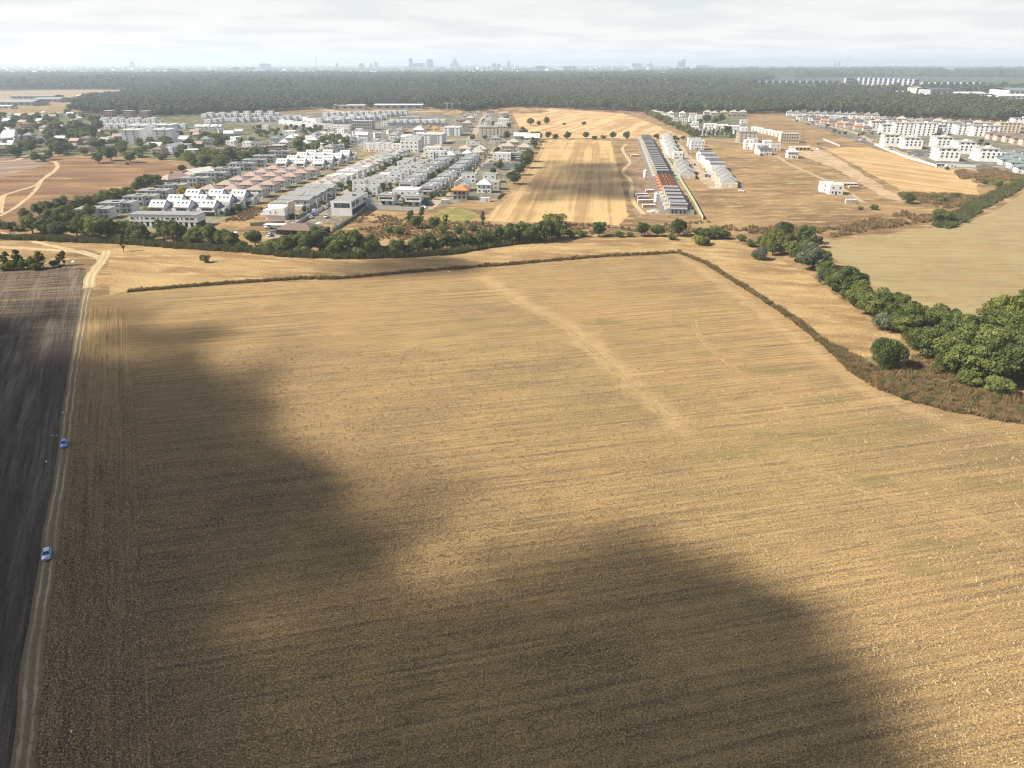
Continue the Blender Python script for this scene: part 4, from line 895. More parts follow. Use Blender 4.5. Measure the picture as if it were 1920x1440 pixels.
L_ = '''gab 348 269|white gabled house right of the white-sheeted blocks
gabf 323 287|white twin-gabled house above the hedge of the brown field, left
gabf 336 284|white twin-gabled house above the hedge of the brown field, right
gab 297 282|small pale-roofed house below the white-sheeted blocks
hipb 301 290|brown hipped house beside the twin-gabled houses
gabp 372 277|pink-roofed house left of the brick shells
gabp 367 253|pink gabled house among tall trees
cubd 203 268|house with a pale flat roof over a dark porch
gabp 223 262|small pink-roofed house in the trees by the porch house
cubL 367 293|long white low building beside the brick shells
shell 401 290|reddish brick shell, rear left of the group
shell 403 299|brick shell with a pale slab, front left of the group
shell 424 295|open brick shell beside the yellow tree
shell 435 285|brick shell behind the open one
shell 457 287|tall brick shell right of the yellow shrubs
shell 490 286|brick shell behind the big green trees, left
shell 507 284|dark brick shell with a pale roof slab
shell3 524 289|broad brick shell behind the big green trees
cubs 436 275|white flat house behind the brick shells, left
cubs 466 277|white flat house behind the brick shells, middle
cubd 484 279|white flat house behind the brick shells, right
hipt 519 268|house with a green-white pyramid roof
hipS 535 277|white pyramid-roofed house, left of the group
hipS 574 279|white pyramid-roofed house with a balcony, front of the group
hipS 590 272|white pyramid-roofed house, right of the group
hipS 547 268|white pyramid-roofed house, rear left of the group
hipS 557 266|white pyramid-roofed house, rear middle of the group
hipb 565 262|brown house with a red roof behind the pyramid roofs
cubL 545 255|long tan house behind the pyramid roofs
cubL 608 282|pale flat house at the garden trees, nearer
cubL 628 275|pale flat house at the garden trees, farther
cubL 640 262|grey flat house below the bare concrete shell
cubs 500 244|small pale blue house in the nursery rows
gabp 32 264|house with a pinkish roof behind the zigzag terrace
gab 16 233|white-roofed house at the left edge among dark trees
gab 37 223|white-roofed house farther left among trees
gabp 101 223|house with an orange-pink roof among dark trees
gabp 86 230|long pink-roofed house left of the dark tree group
gab 78 233|white-roofed long house below the pink roof
gab 134 220|long white-roofed house near the wood
gabp 153 220|small pink house near the wood
cubg 143 231|pale grey house at the wood's foot
gabp 89 253|brick house with a pale roof in the trees
gab 116 269|white-gabled house above the brown field
gabp 144 271|brown house under a pink tiled roof above the brown field
hipg 57 262|grey hipped house beside the bare yard
hipd 79 268|dark-roofed small house beside the bare yard
hipg 133 239|grey house in the trees with a pale gable
hipb 167 268|dark brown-roofed house right of the pink-tiled one'''
for ln in L_.split('\n'):
    a, lab = ln.split('|'); k, px, py = a.split(); one(k, int(px), int(py), lab, rz=R(random.Random(px).choice((-12, -6, 0, 5))))
row('gab', (18, 283), (22, 262), 6, '# unit of the white zigzag-roofed terrace at the left edge', 'units of the zigzag-roofed terrace', rz=R(5), sc=1.25)
one('apts', 2, 282, 'grey apartment block cut by the left edge', 'apartment block')

def inside1(x, y, P):
    return bool(inside(np.array([[x, y]]), P)[0])
def hamlet(n, poly, kinds, where, group, clear, seed):
    P = [G(*p) for p in poly]; A = np.array(P); r = random.Random(seed); out = []; tr = 0
    while len(out) < n and tr < 6000:
        tr += 1; x, y = r.uniform(A[:, 0].min(), A[:, 0].max()), r.uniform(A[:, 1].min(), A[:, 1].max())
        if inside1(x, y, P) and min(math.hypot(x - a, y - b) for a, b in TAKEN) > clear: out.append((x / y, x, y)); TAKEN.append((x, y))
    for i, (_, x, y) in enumerate(sorted(out)): o = build(r.choice(kinds), x, y, R(r.uniform(-30, 30)), '%s small house from the left %s' % (ordn(i), where), 'house', group, r.uniform(.75, 1.05)); rename(o, 'village_house')
hamlet(34, [(-30, 294), (-30, 216), (130, 213), (190, 228), (185, 288), (110, 278), (60, 284)], ['gab', 'gabp', 'hipg', 'cubs', 'hipb', 'gabm', 'hipS'], 'among the old village trees', 'small old village houses', 19, 4)
hamlet(18, [(190, 288), (200, 246), (360, 250), (480, 250), (470, 270), (390, 285), (330, 298)], ['gab', 'cubs', 'hipg', 'cub', 'gabp'], 'around the white-sheeted blocks', 'small houses around the sheeted blocks', 17, 6)
hamlet(30, [(560, 262), (640, 250), (790, 252), (800, 268), (740, 276), (660, 282), (600, 290)], ['cubs', 'cub', 'hipg', 'cubg', 'gab'], 'between the white row houses and the far terraces', 'houses before the far terraces', 14, 8)

# right of the wheat field: the long terrace of sawtooth units
A0, A1 = Vector(G(1271, 402)), Vector(G(1209, 263)); dv = (A1 - A0); N = 33; stp = dv.length / N; rzT = math.atan2(dv.y, dv.x) - math.pi / 2
def k_unit(bare=False):
    r = begin('terraced_house'); w, d = 10.2, stp
    if not bare:
        part('wall', MB().box(-w / 2, w / 2, -d / 2 + .3, d / 2 - .02, -.3, 6.1).mesh('wall', M['grey']), r)
        part('roof', MB().prism([(-d / 2 + .3, 6.12), (d / 2 - .3, 6.55), (d / 2 - .3, 6.75), (-d / 2 + .3, 6.32)], -w / 2, w / 2, 0, 'x').mesh('roof', M['roofgrey']), r)
        part('party_wall', MB().box(-w / 2 - .2, w / 2 + .2, -d / 2, -d / 2 + .29, -.3, 7.6).mesh('party_wall', M['roofdark']), r)
        windows(r, 'left', w / 2, 0, (1.6, 4.5), (-d * .22, d * .22), 1.5, 1.8); windows(r, 'right', w / 2, 0, (4.5,), (0,), 1.6, 1.8)
    else:
        mb = MB()
        for x0, x1, y0, y1, z1 in ((-w / 2, w / 2, -d / 2, -d / 2 + .3, 6.6), (-w / 2, -w / 2 + .3, -d / 2 + .3, d / 2, 5.6), (w / 2 - .3, w / 2, -d / 2 + .3, d / 2, 5.2), (-1, -.75, -d / 2 + .3, d / 2, 6.0), (-w / 2 + .3, w / 2 - .3, 0, .25, 5.4)): mb.box(x0, x1, y0, y1, -.3, z1)
        part('brick_wall', mb.mesh('brick_wall', M['redbrick']), r); part('floor_slab', MB().box(-w / 2 + .3, w / 2 - .3, -d / 2 + .3, d / 2, 2.8, 3.05).mesh('floor_slab', M['redbrick']), r)
        part('formwork', MB().box(-w / 2 - .1, w / 2 - 2, -d / 2 + 1, -d / 2 + 1.3, 6.0, 6.2).box(1, 1.3, -2, 4, 5.5, 5.7).mesh('formwork', M['timber']), r)
    part('garden_wall', MB().box(-w / 2 - 5.2, -w / 2 - .21, -d / 2, -d / 2 + .25, -.3, 2.6).mesh('garden_wall', M['concrete']), r)
    part('lean_to', MB().box(-w / 2 - 2.6, -w / 2 - .01, -d / 2 + .26, d / 2 - 2, -.3, 3.1).mesh('lean_to', M['grey'] if not bare else M['redbrick']), r)
    part('carport_wall', MB().box(w / 2 + .21, w / 2 + 4.6, -d / 2, -d / 2 + .3, -.3, 2.9).mesh('carport_wall', M['concrete']), r)
    part('carport_roof', MB().box(w / 2 + .01, w / 2 + 2.4, -d / 2 + .31, d / 2 - 5, 2.6, 2.8).mesh('carport_roof', M['charcoal']), r)
    part('scaffold', MB().box(-w / 2 - .4, -w / 2 - .3, -d / 2 + 2, -d / 2 + 2.1, 0, 6.9).box(-w / 2 - .4, -w / 2 - .3, 1, 1.1, 0, 6.9).box(-w / 2 - 1.2, -w / 2 - .05, -d / 2 + 1.5, 2, 3.4, 3.5).mesh('scaffold', M['timber']), r)
    return r
u0 = k_unit(); u1 = k_unit(True); done = set()
for i in range(N):
    bare = 5 <= i <= 9; src = u1 if bare else u0
    o = src if src not in done else clone(src); done.add(src)
    p = A0 + dv * ((i + .5) / N); o.location = (p.x, p.y, 0); o.rotation_euler = (0, 0, rzT); TAKEN.append((p.x, p.y))
    tag(o, ('%s house from the near end of the long dark-striped terrace' if not bare else '%s house of the long terrace from the near end, still roofless red brick') % ordn(i), 'terraced house', 'houses of the long dark-striped terrace')
o = u0
part('front_fascia', MB().box(-5.4, 5.4, -stp / 2 - .5, -stp / 2 - .02, 3.3, 3.9).box(-5.4, 5.4, -stp / 2 - .5, -stp / 2 - .02, 6.2, 7.0).mesh('front_fascia', M['metal']), o)
part('front_wall', MB().box(-5.2, 5.2, -stp / 2 - .2, -stp / 2 - .03, -.3, 6.2).mesh('front_wall', M['grey']), o)
for u in (-3.4, -1.2, 1.5, 3.8): part('front_window', win_mesh(1.1, 1.6, 'charcoal'), o, (u, -stp / 2 - .2, 1.6))
def k_saw(w, d, h, roof, wall, mode):
    r = begin('terraced_house')
    if mode == 'lean':
        part('wall', MB().prism([(-w / 2, -.3), (w / 2, -.3), (w / 2, h), (-w / 2, h + .2)], -d / 2, d / 2).mesh('wall', M[wall]), r)
        part('roof', MB().prism([(-d / 2 + .25, h + .2), (d / 2, h + .9), (d / 2, h + 1.1), (-d / 2 + .25, h + .4)], -w / 2 - .3, w / 2 + .3, 0, 'x').mesh('roof', M[roof]), r)
        part('party_wall', MB().box(-w / 2 - .2, w / 2 + .2, -d / 2 - .02, -d / 2 + .24, -.3, h + 1.3).mesh('party_wall', M[wall]), r)
    elif mode == 'ridge':
        part('wall', MB().prism([(-w / 2, -.3), (w / 2, -.3), (w / 2, h), (0, h + 2.8), (-w / 2, h)], -d / 2, d / 2).mesh('wall', M[wall]), r)
        part('roof', gable_roof(w, d - 1.0, h, 2.8, .1, M[roof], 'y'), r)
        part('party_wall', MB().prism([(-w / 2, h - .4), (w / 2, h - .4), (w / 2, h + .3), (0, h + 3.3), (-w / 2, h + .3)], -d / 2 - .02, -d / 2 + .24).mesh('party_wall', M[wall]), r)
    else:
        part('wall', MB().box(-w / 2, w / 2, -d / 2, d / 2 - .05, -.3, h).mesh('wall', M[wall]), r); part('roof', hip_roof(w, d - 3.0, h, 3.8, .4, M[roof]), r)
        part('garage_door', MB().box(-1.4, 1.4, -.05, .05, 0, 2.3).mesh('garage_door', M['offwhite']), r, (1.0, -d / 2, 0))
    windows(r, 'left', w / 2, 0, (1.6,) if h < 4 else (1.6, 4.4), (-d * .2, d * .25), 1.3, 1.5)
    part('yard_wall', MB().box(-w / 2 - 4, -w / 2 - .25, -d / 2, -d / 2 + .25, -.3, 1.9).mesh('yard_wall', M['white']), r)
    return r
for (p0, p1, n, sp, lab) in (((1262, 294), (1250, 263), 9, (10, 13, 5.6, 'rooftile', 'white', 'ridge'), '# grey-ridged house of the white terrace right of the long one'),
                             ((1288, 332), (1276, 312), 4, (12, 15, 3.2, 'rooftile', 'cream', 'hip'), '# low beige hipped house of the short row by the dirt lane'),
                             ((1345, 323), (1322, 300), 6, (11, 10.5, 6.0, 'roofdark', 'white', 'lean'), '# dark-roofed white terrace house right of the dirt lane'),
                             ((1366, 349), (1350, 326), 5, (12, 12, 3.4, 'rooftile', 'cream', 'hip'), '# low beige hipped house of the row right of the lane end')):
    a, b = Vector(G(*p0)), Vector(G(*p1)); d_ = (b - a); sp = list(sp); sp[1] = d_.length / (n - 1) - .02; u0 = None
    for i in range(n):
        o = k_saw(*sp) if u0 is None else clone(u0); u0 = u0 or o; p = a + d_ * (i / (n - 1)); TAKEN.append((p.x, p.y))
        o.location = (p.x + (.5 if i % 2 else -.5), p.y, 0); o.scale = (1, 1, 1.0 + (.09 if i % 2 else -.03)); o.rotation_euler = (0, 0, math.atan2(d_.y, d_.x) - math.pi / 2); tag(o, lab.replace('#', ordn(i)), 'terraced house', lab[2:])
one('cubs', 1270, 298, 'white cube house ending the grey-ridged terrace'); one('cub3', 1306, 280, 'white three-storey house with a black central strip by the dirt lane', sc=.95); one('cub3', 1300, 274, 'white three-storey house behind the black-stripped one', sc=.9)
one('gabf', 1314, 298, 'white hipped house heading the dark-roofed terrace', sc=.8)
x, y = G(1555, 361)
one('cubs', 1549, 359, 'white roofless cube house in the brown land, rear left half', sc=1.0); one('cubs', 1563, 363, 'white cube house with slit windows in the brown land', sc=1.05)
one('shell1', 1587, 349, 'new timber-framed house shell behind the white cubes', 'unfinished house', sc=.85)
one('shell1', 1600, 352, 'low yellow timber frame beside the larger timber shell', 'unfinished house', sc=.45)
# cluster between wheat and apartments
row('cubt', (1226, 217), (1258, 229), 6, '# narrow white house along the green windbreak', 'narrow white houses along the windbreak', rz=R(-8))
L_ = '''hipS 1257 219|big white villa at the wood, left of the pair
hipS 1279 219|big white villa at the wood, right of the pair
cubd 1264 230|brown-topped white house, left of the pair
cubd 1281 230|brown-topped white house, right of the pair
cubs 1296 228|white cube right of the brown-topped pair
cubd 1299 220|white house with a brown roof before the wood
cubL 1314 224|long white house before the wood
cubd 1311 230|brown and white house beside the round trees
cub 1283 242|white house at the windbreak, first from the lane
cub 1294 241|white house at the windbreak, second from the lane
cubs 1303 237|white cube in the middle of the garden quarter
cubs 1303 247|white cube above the windbreak trees
cubd 1319 253|brown-fronted house behind the poplars
cubL 1331 241|long white house in the garden quarter
cub 1336 252|white house behind the poplars, right of the brown one
cubL 1351 243|white villa right of the long white house
cubL 1373 245|broad white villa at the garden quarter's edge
cubs 1381 256|white house left of the grey apartment house
cubs 1394 248|white house behind the grey apartment house
hipc 1326 217|cream hipped house at the wood, first from the left
hipc 1339 219|cream hipped house at the wood, second from the left
hipy 1357 217|cream hipped house at the wood, third from the left
hipc 1375 217|large beige hipped house at the wood
hipc 1392 217|beige hipped house at the wood, last to the right
cubt 1402 279|tall white house, left of the brown land cluster
cubs 1416 281|white house with a balcony in the brown land cluster
cubt 1424 288|white house with a white yard wall
hipd 1433 290|white house with a dark box roof at the cluster's near end
cubg 1452 281|grey-white house at the right of the cluster
cubs 1437 275|white house behind the cluster
hipS 1484 296|lone small white hipped house beside the building site
cubg 1410 270|white flat house before the grey apartment house
cubg 1394 233|pale flat house under the wood clearing'''
for ln in L_.split('\n'):
    a, lab = ln.split('|'); k, px, py = a.split(); one(k, int(px), int(py), lab, rz=R(-8))
one('apts', 1399, 266, 'grey-white four-storey apartment house by the garden quarter', 'apartment block', rz=R(-8), sc=.95)
row('cubs', (1414, 246), (1460, 256), 8, '# small white row house behind the red and yellow shell', 'white row houses behind the shell', rz=R(-14), sc=.85)
one('shellr', 1478, 266, 'unfinished cream block with red brick infill on the building site', 'unfinished block', rz=R(-8), sc=1.1)
one('shell1', 1499, 282, 'one-storey block shell with a pale slab on the building site', 'unfinished house', rz=R(-8), sc=1.25)
# right edge quarter
AZ = R(-15)
row('hipg hipg hipd hipg', (1480, 217), (1640, 222), 13, '# grey-roofed house along the wood, from the left', 'grey-roofed houses along the wood', rz=AZ, sc=1.05)
row('hipg gabg hipd hipb hipd', (1500, 224), (1640, 238), 12, '# grey-roofed house in the second row from the wood', 'second row from the wood', rz=AZ, sc=1.0)
row('hipb hipo hipb hipo', (1530, 229), (1625, 246), 7, '# brown or orange roofed house along the dirt road', 'brown-roofed houses along the dirt road', rz=AZ, sc=.9)
row('gabf', (1574, 231), (1615, 234), 3, '# white-gabled house with a long grey roof', 'white-gabled houses', rz=AZ)
row('hipg hipd hipc hipg', (1655, 230), (1930, 243), 16, '# hipped house right along the wood edge', 'right wood edge houses', rz=AZ, sc=1.05)
row('hipd hipg hipb', (1650, 236), (1800, 243), 9, '# hipped house behind the white apartment blocks', 'hipped houses behind the blocks', rz=AZ, sc=1.05)
L_ = '''apt 1705 277|white apartment block with a flat sand roof, near left, beside the stubble
apt 1770 299|white apartment block with a sand roof nearest the golden field
apt 1846 300|large white apartment block with grey bays at the near right
apt 1806 286|white apartment block behind the two nearest blocks
apt 1765 276|white apartment block behind the near left one
aptl 1668 273|small white apartment block at the left end of the near row
aptb 1690 253|white apartment block with brown right side, left in the rear row
aptb 1732 254|cream apartment block with dark brown right side, middle of the rear row
aptl 1662 251|beige apartment block with stepped balconies, left end of the rear row
aptw 1768 247|long white apartment block in the rear row
aptw 1812 252|white apartment block right of the long one in the rear row
aptw 1843 255|broad white apartment block with slit windows in the rear row
aptc 1887 248|cream apartment block at the right of the rear row
aptw 1915 238|white apartment block cut by the right edge
aptl 1642 244|small green-grey apartment block left of the stepped one
aptl 1758 252|low apartment block with curved balconies between rear blocks'''
for ln in L_.split('\n'):
    a, lab = ln.split('|'); k, px, py = a.split(); one(k, int(px), int(py), lab, 'apartment block', rz=AZ, sc=.92 if k == 'apt' else 1.0)
row('hipb', (1862, 261), (1925, 272), 5, '# brown-roofed pinkish house of the row at the right edge', 'brown-roofed pinkish houses', rz=AZ, sc=1.2)
many('hipt', [(1876, 303), (1893, 299), (1886, 309), (1908, 304), (1903, 315), (1918, 310), (1916, 324), (1866, 295), (1850, 288)], '# grey-green roofed house of the group right of the near apartments', 'grey-green roofed houses', AZ, sc=.95)

# far sheds and halls
def hall(px0, px1, py, d, h, label, wall='offwhite', roof='roofpale', rz=0.0, slope=0.0):
    a, b = G(px0, py), G(px1, py); w = (b[0] - a[0]); r = empty('warehouse', ((a[0] + b[0]) / 2, a[1] + d / 2, 0), rz); tag(r, label, 'warehouse')
    part('wall', MB().box(-w / 2, w / 2, -d / 2, d / 2, -.3, h).mesh('wall', M[wall]), r); part('roof', gable_roof(w, d, h, d * .06, .6, M[roof]), r)
    n = max(3, int(w / 14)); me = win_mesh(round(w / n * .5, 1), h * .45)
    for u in spread(n, w * .95): part('window', me, r, (u, -d / 2, h * .55))
    return r
hall(624, 684, 206, 30, 8, 'long beige hall with a pale roof left of the bare strip', 'beige', 'roofsand'); hall(702, 793, 205, 26, 8, 'long grey hall with a pale roof before the wood', 'grey', 'metal')
hall(-60, 62, 199, 60, 8, 'very large grey warehouse at the left edge', 'bluegrey', 'roofgrey'); hall(62, 112, 192, 50, 7, 'grey warehouse right of the largest one', 'bluegrey', 'roofgrey'); hall(-60, 20, 205, 24, 6, 'pale-roofed hall before the large warehouse', 'offwhite', 'roofpale'); hall(143, 172, 186, 40, 8, 'low white hall beside the wood corner', 'white', 'roofpale'); hall(20, 100, 186, 50, 7, 'grey warehouse behind the largest one', 'bluegrey', 'roofmid')
hall(568, 600, 199, 20, 7, 'pale hall beside the gravel ramp at the wood', 'offwhite', 'roofpale')
for a in ((1705, 1790, 187, 60, 9, 'long white-roofed works hall beyond the right wood', 'white', 'roofpale'), (1716, 1726, 181, 50, 22, 'cream works tower beyond the right wood', 'cream', 'roofsand'), (1742, 1785, 183, 60, 20, 'dark works block with a cream end beyond the right wood', 'grey', 'roofdark'), (1785, 1850, 182, 60, 9, 'long pale works hall right of the dark block', 'offwhite', 'roofpale'), (1655, 1700, 180, 60, 9, 'low white works hall left of the works tower', 'white', 'roofpale'), (1890, 1960, 181, 90, 16, 'teal-grey works hall at the right edge', 'offwhite', 'roofteal'), (1870, 1960, 186, 60, 8, 'white roofed hall before the teal one', 'white', 'roofpale'), (1783, 1830, 141, 300, 34, 'big dark slab building in the far right wood', 'grey', 'roofgrey'), (1240, 1262, 146, 200, 20, 'tan roof rising from the far wood', 'beige', 'roofsand')):
    hall(*a)
# ------------------------------------------------------------------ trees
def crown_mesh(name, seed, rx, rz, nclump, nleaf, leaf, droop=0.0, mat='dk', low=0.0):
    """a crown of many leaf-sized faces gathered in uneven clumps; base of the crown at z = 0, top at 2 rz"""
    g = np.random.default_rng(seed); cs = []
    for k in range(nclump):
        for _ in range(40):
            d = g.normal(size=3); d /= np.linalg.norm(d); rad = g.uniform(.35, .92) ** .7
            c = d * rad * np.array([rx, rx, rz]) * .78; c[2] += rz
            if c[2] > low * rz * .3 and all(np.linalg.norm((c - q[0]) / np.array([1, 1, rz / rx])) > .24 * rx for q in cs): break
        cs.append((c * np.array([1.08, 1.08, 1.0]), g.uniform(.17, .40) * rx * (1.0 if k % 3 else 1.25)))
    cs.append((np.array([0, 0, rz]), .50 * rx))
    w = np.array([c[1] ** 2 for c in cs]); w /= w.sum()
    which = g.choice(len(cs), nleaf, p=w)
    C = np.array([c[0] for c in cs])[which]; r = np.array([c[1] for c in cs])[which]
    d = g.normal(size=(nleaf, 3)); d /= np.linalg.norm(d, axis=1)[:, None]
    d[:, 2] = np.abs(d[:, 2]) * np.where(g.random(nleaf) < .72, 1, -1)
    P = C + d * (r * g.uniform(.72, 1.06, nleaf))[:, None] * np.array([1, 1, .82])
    if droop: P[:, 2] -= droop * (np.hypot(P[:, 0], P[:, 1]) / rx) ** 2 * rz * g.uniform(.2, 1, nleaf)
    P[:, 2] = np.maximum(P[:, 2], .05)
    nrm = d + g.normal(size=(nleaf, 3)) * .55; nrm /= np.linalg.norm(nrm, axis=1)[:, None]
    a = np.cross(nrm, g.normal(size=(nleaf, 3))); a /= np.linalg.norm(a, axis=1)[:, None]; b = np.cross(nrm, a)
    s = (leaf * g.uniform(.6, 1.3, nleaf))[:, None] * .5; t_ = s * g.uniform(.5, .9, nleaf)[:, None]
    if droop: a = a * .4 + np.array([0, 0, -.9]); a /= np.linalg.norm(a, axis=1)[:, None]; s = s * 1.35; t_ = t_ * .7
    V = np.stack([P - a * s - b * t_ * .6, P + b * t_ * -1 + a * s * .2, P + a * s, P + b * t_ + a * s * .1], 1).reshape(-1, 3)
    me = bpy.data.meshes.new(name); me.vertices.add(len(V)); me.vertices.foreach_set('co', V.ravel())
    me.loops.add(nleaf * 4); me.loops.foreach_set('vertex_index', np.arange(nleaf * 4)); me.polygons.add(nleaf); me.polygons.foreach_set('loop_start', np.arange(nleaf) * 4)
    tone = g.random(len(cs)); tv = np.clip(tone[which] + g.normal(size=nleaf) * .12, 0, 1)
    at = me.attributes.new('tone', 'FLOAT', 'POINT'); at.data.foreach_set('value', np.repeat(tv, 4).astype(np.float32))
    me.materials.append(LM[mat]); me.update(calc_edges=True); me.validate(); return me
TK = {}
def trunk_mesh(h):
    mb = MB(); mb.cyl(0, 0, -.3, h, .30, 8, 0, .17)
    for k in range(4):
        a = k * 1.7; dx, dy = math.cos(a), math.sin(a); b = len(mb.v)
        for z, o, r in ((h * .7, 0, .14), (h * 1.25, 1.3, .05)):
            for q in range(5): mb.v.append((dx * o + r * math.cos(q * 1.257), dy * o + r * math.sin(q * 1.257), z))
        for q in range(5): mb.f.append((b + q, b + (q + 1) % 5, b + 5 + (q + 1) % 5, b + 5 + q)); mb.m.append(0)
    return mb.mesh('trunk', M['wood'])
# kind: (crown meshes, trunk height, height of the crown's base), all for a crown about 8 m wide
CM = {'round': ([crown_mesh('crown', 100 + i, 4.0, 3.5, 26, 7000, .44) for i in range(4)], 1.9, .7),
      'willow': ([crown_mesh('crown', 200 + i, 4.1, 3.4, 22, 7500, .42, droop=.45, low=1) for i in range(3)], 1.6, .25),
      'bush': ([crown_mesh('crown', 300 + i, 4.0, 2.2, 18, 5000, .40, low=1) for i in range(3)], .6, .1),
      'poplar': ([crown_mesh('crown', 400 + i, 2.2, 4.8, 18, 4200, .38) for i in range(2)], 1.5, .7)}
TNAME = {'round': ('tree', 'tree'), 'willow': ('willow_tree', 'willow tree'), 'bush': ('bush', 'bush'), 'poplar': ('narrow_tree', 'tree')}
TPROTO = {}; TR = random.Random(5); TR2 = random.Random(9)
def tree(kind, x, y, diam, leaf, label, group=None, hs=1.0):
    ms, th, cz = CM[kind]; i = TR.randrange(len(ms)); k = (kind, i); nm, cat = TNAME[kind]
    if k not in TPROTO:
        o = TPROTO[k] = empty(nm); part('trunk', TK.setdefault(th, trunk_mesh(th + 1.2)), o); part('crown', ms[i], o, (0, 0, cz))
    else: o = clone(TPROTO[k])
    s = diam / (8.0 if kind != 'poplar' else 4.4)
    o.location = (x, y, 0); o.rotation_euler = (0, 0, TR.uniform(0, 6.28)); o.scale = (s * TR.uniform(.93, 1.07), s, s * hs * TR.uniform(.85, 1.15)); tag(o, label, cat)
    if group: o['group'] = group
    elif 'group' in o: del o['group']
    c = [q for q in KIDS[o.name] if q.name.startswith('crown')][0]; c.material_slots[0].link = 'OBJECT'; c.material_slots[0].material = LM[leaf]
    return o
LEAFW = {'dk': 'dark green', 'md': 'green', 'yg': 'yellow-green', 'ye': 'yellow', 'si': 'silver-green'}
KW = {'round': 'tree', 'willow': 'drooping willow', 'bush': 'bush', 'poplar': 'slim tree'}
def trees(text, where, group):
    """lines of: kind leaf px py diameter [height factor]; py is the foot of the tree"""
    cnt = {}
    for it in text.replace('\n', ';').split(';'):
        f = it.split()
        if not f: continue
        if f[1] == 'dk' and TR2.random() < .33: f[1] = 'md'
        kd = {'r': 'round', 'w': 'willow', 'b': 'bush', 'p': 'poplar'}[f[0]]; x, y = G(float(f[2]), float(f[3])); k = (kd, f[1]); cnt[k] = cnt.get(k, 0) + 1
        tree(kd, x, y, float(f[4]), f[1], '%s %s %s %s' % (ordn(cnt[k] - 1), LEAFW[f[1]], KW[kd], where), group, float(f[5]) if len(f) > 5 else 1.0)

trees('''w dk 1657 687 11.5;w md 1714 652 8;r dk 1728 668 12;r md 1753 668 12;r dk 1790 690 14;w md 1775 700 9;r md 1830 690 14;r md 1805 712 13;r dk 1862 715 14;w dk 1835 705 11;r md 1890 720 12;w dk 1915 700 15;b md 1813 722 9;b md 1866 736 9;r md 1900 680 14;r dk 1932 725 14;r dk 1940 690 16
r md 1870 650 14;r dk 1850 670 13;r md 1905 645 14;r md 1825 655 13;r yg 1880 622 13;r md 1915 612 14;r yg 1855 628 12;r md 1945 640 15;r yg 1935 595 14;r md 1800 655 11;r dk 1780 650 12;r md 1760 632 11''', 'in the big thicket at the right end of the hedgerow', 'trees of the thicket at the right')
trees('''r dk 1700 625 11;b si 1656 618 9;r md 1690 628 9;r md 1668 605 11;r md 1640 598 12;r yg 1662 598 7;r md 1615 578 11;r dk 1600 565 10;r dk 1582 556 13;w si 1550 535 9;r md 1560 545 9;r dk 1607 552 9;b md 1712 622 8;b md 1630 580 7;r md 1548 522 8;r yg 1593 552 8;r md 1622 588 9;b dk 1572 545 8;b md 1588 560 7;r md 1680 612 10;r dk 1652 594 9;b dk 1600 572 7;r md 1695 612 9;r yg 1712 612 9;b md 1540 512 7
r si 1523 505 14;r dk 1538 500 9;w si 1500 485 9;r yg 1482 478 8;r md 1490 490 9;r yg 1462 475 7;r yg 1437 470 8;r md 1448 478 7;r md 1510 470 8;r dk 1507 455 10;r dk 1470 446 10;r md 1455 455 9;r yg 1440 460 7;r md 1425 464 6;r yg 1488 462 6;r dk 1530 464 6;r md 1475 462 8;b md 1408 462 7;b yg 1520 480 7;b md 1390 452 6''', 'from the near end of the slanting hedgerow beside the meadow', 'trees of the slanting hedgerow')
tree('willow', *G(1422, 486), 9, 'si', 'lone silver-green willow standing in the straw strip by the hedgerow', hs=.8)
trees('''r yg 62 438 12;r md 85 441 10;r dk 100 432 11;r dk 112 447 10;r md 128 425 12;r dk 145 443 11;r dk 165 447 12;r dk 190 450 14;r dk 205 450 11;r md 233 448 11;b md 222 453 7;r md 262 452 11;r dk 248 450 8;b dk 20 432 8;b dk 0 428 9;b dk 38 433 7;r md 50 418 8;r dk 75 405 9;r dk 95 405 11;r dk 120 402 12;r dk 140 405 11;r md 160 398 12;r yg 180 396 12;r yg 203 388 13;r yg 222 384 12;r yg 245 380 11;b yg 150 412 9;b yg 165 410 8;r dk 265 366 12;r dk 277 356 12;r dk 292 350 11;r md 300 363 9;r yg 284 372 8;r yg 281 412 8;r ye 345 371 8;r ye 372 357 5;r yg 408 352 7;r md 428 345 7;b yg 312 344 8;r dk 325 340 7;r dk 368 340 6;b yg 238 425 6;r md 100 418 9;r dk 170 412 9''', 'in the belt between the brown field and the grey villas', 'trees between the brown field and the villas')
trees('''r dk 307 447 10;r md 325 452 11;r dk 340 452 9;b yg 356 455 8;r md 372 455 10;r dk 394 458 12;b dk 408 458 9;r md 421 461 10;r dk 437 463 9;b md 452 465 8;r dk 479 461 9;b md 500 465 7;b yg 366 453 6;b md 285 452 8;r ye 366 447 6;b dk 425 404 7;b dk 447 396 7;b dk 436 400 7;b md 462 388 6''', 'of the hedge below the white building', 'trees of the hedge below the white building')
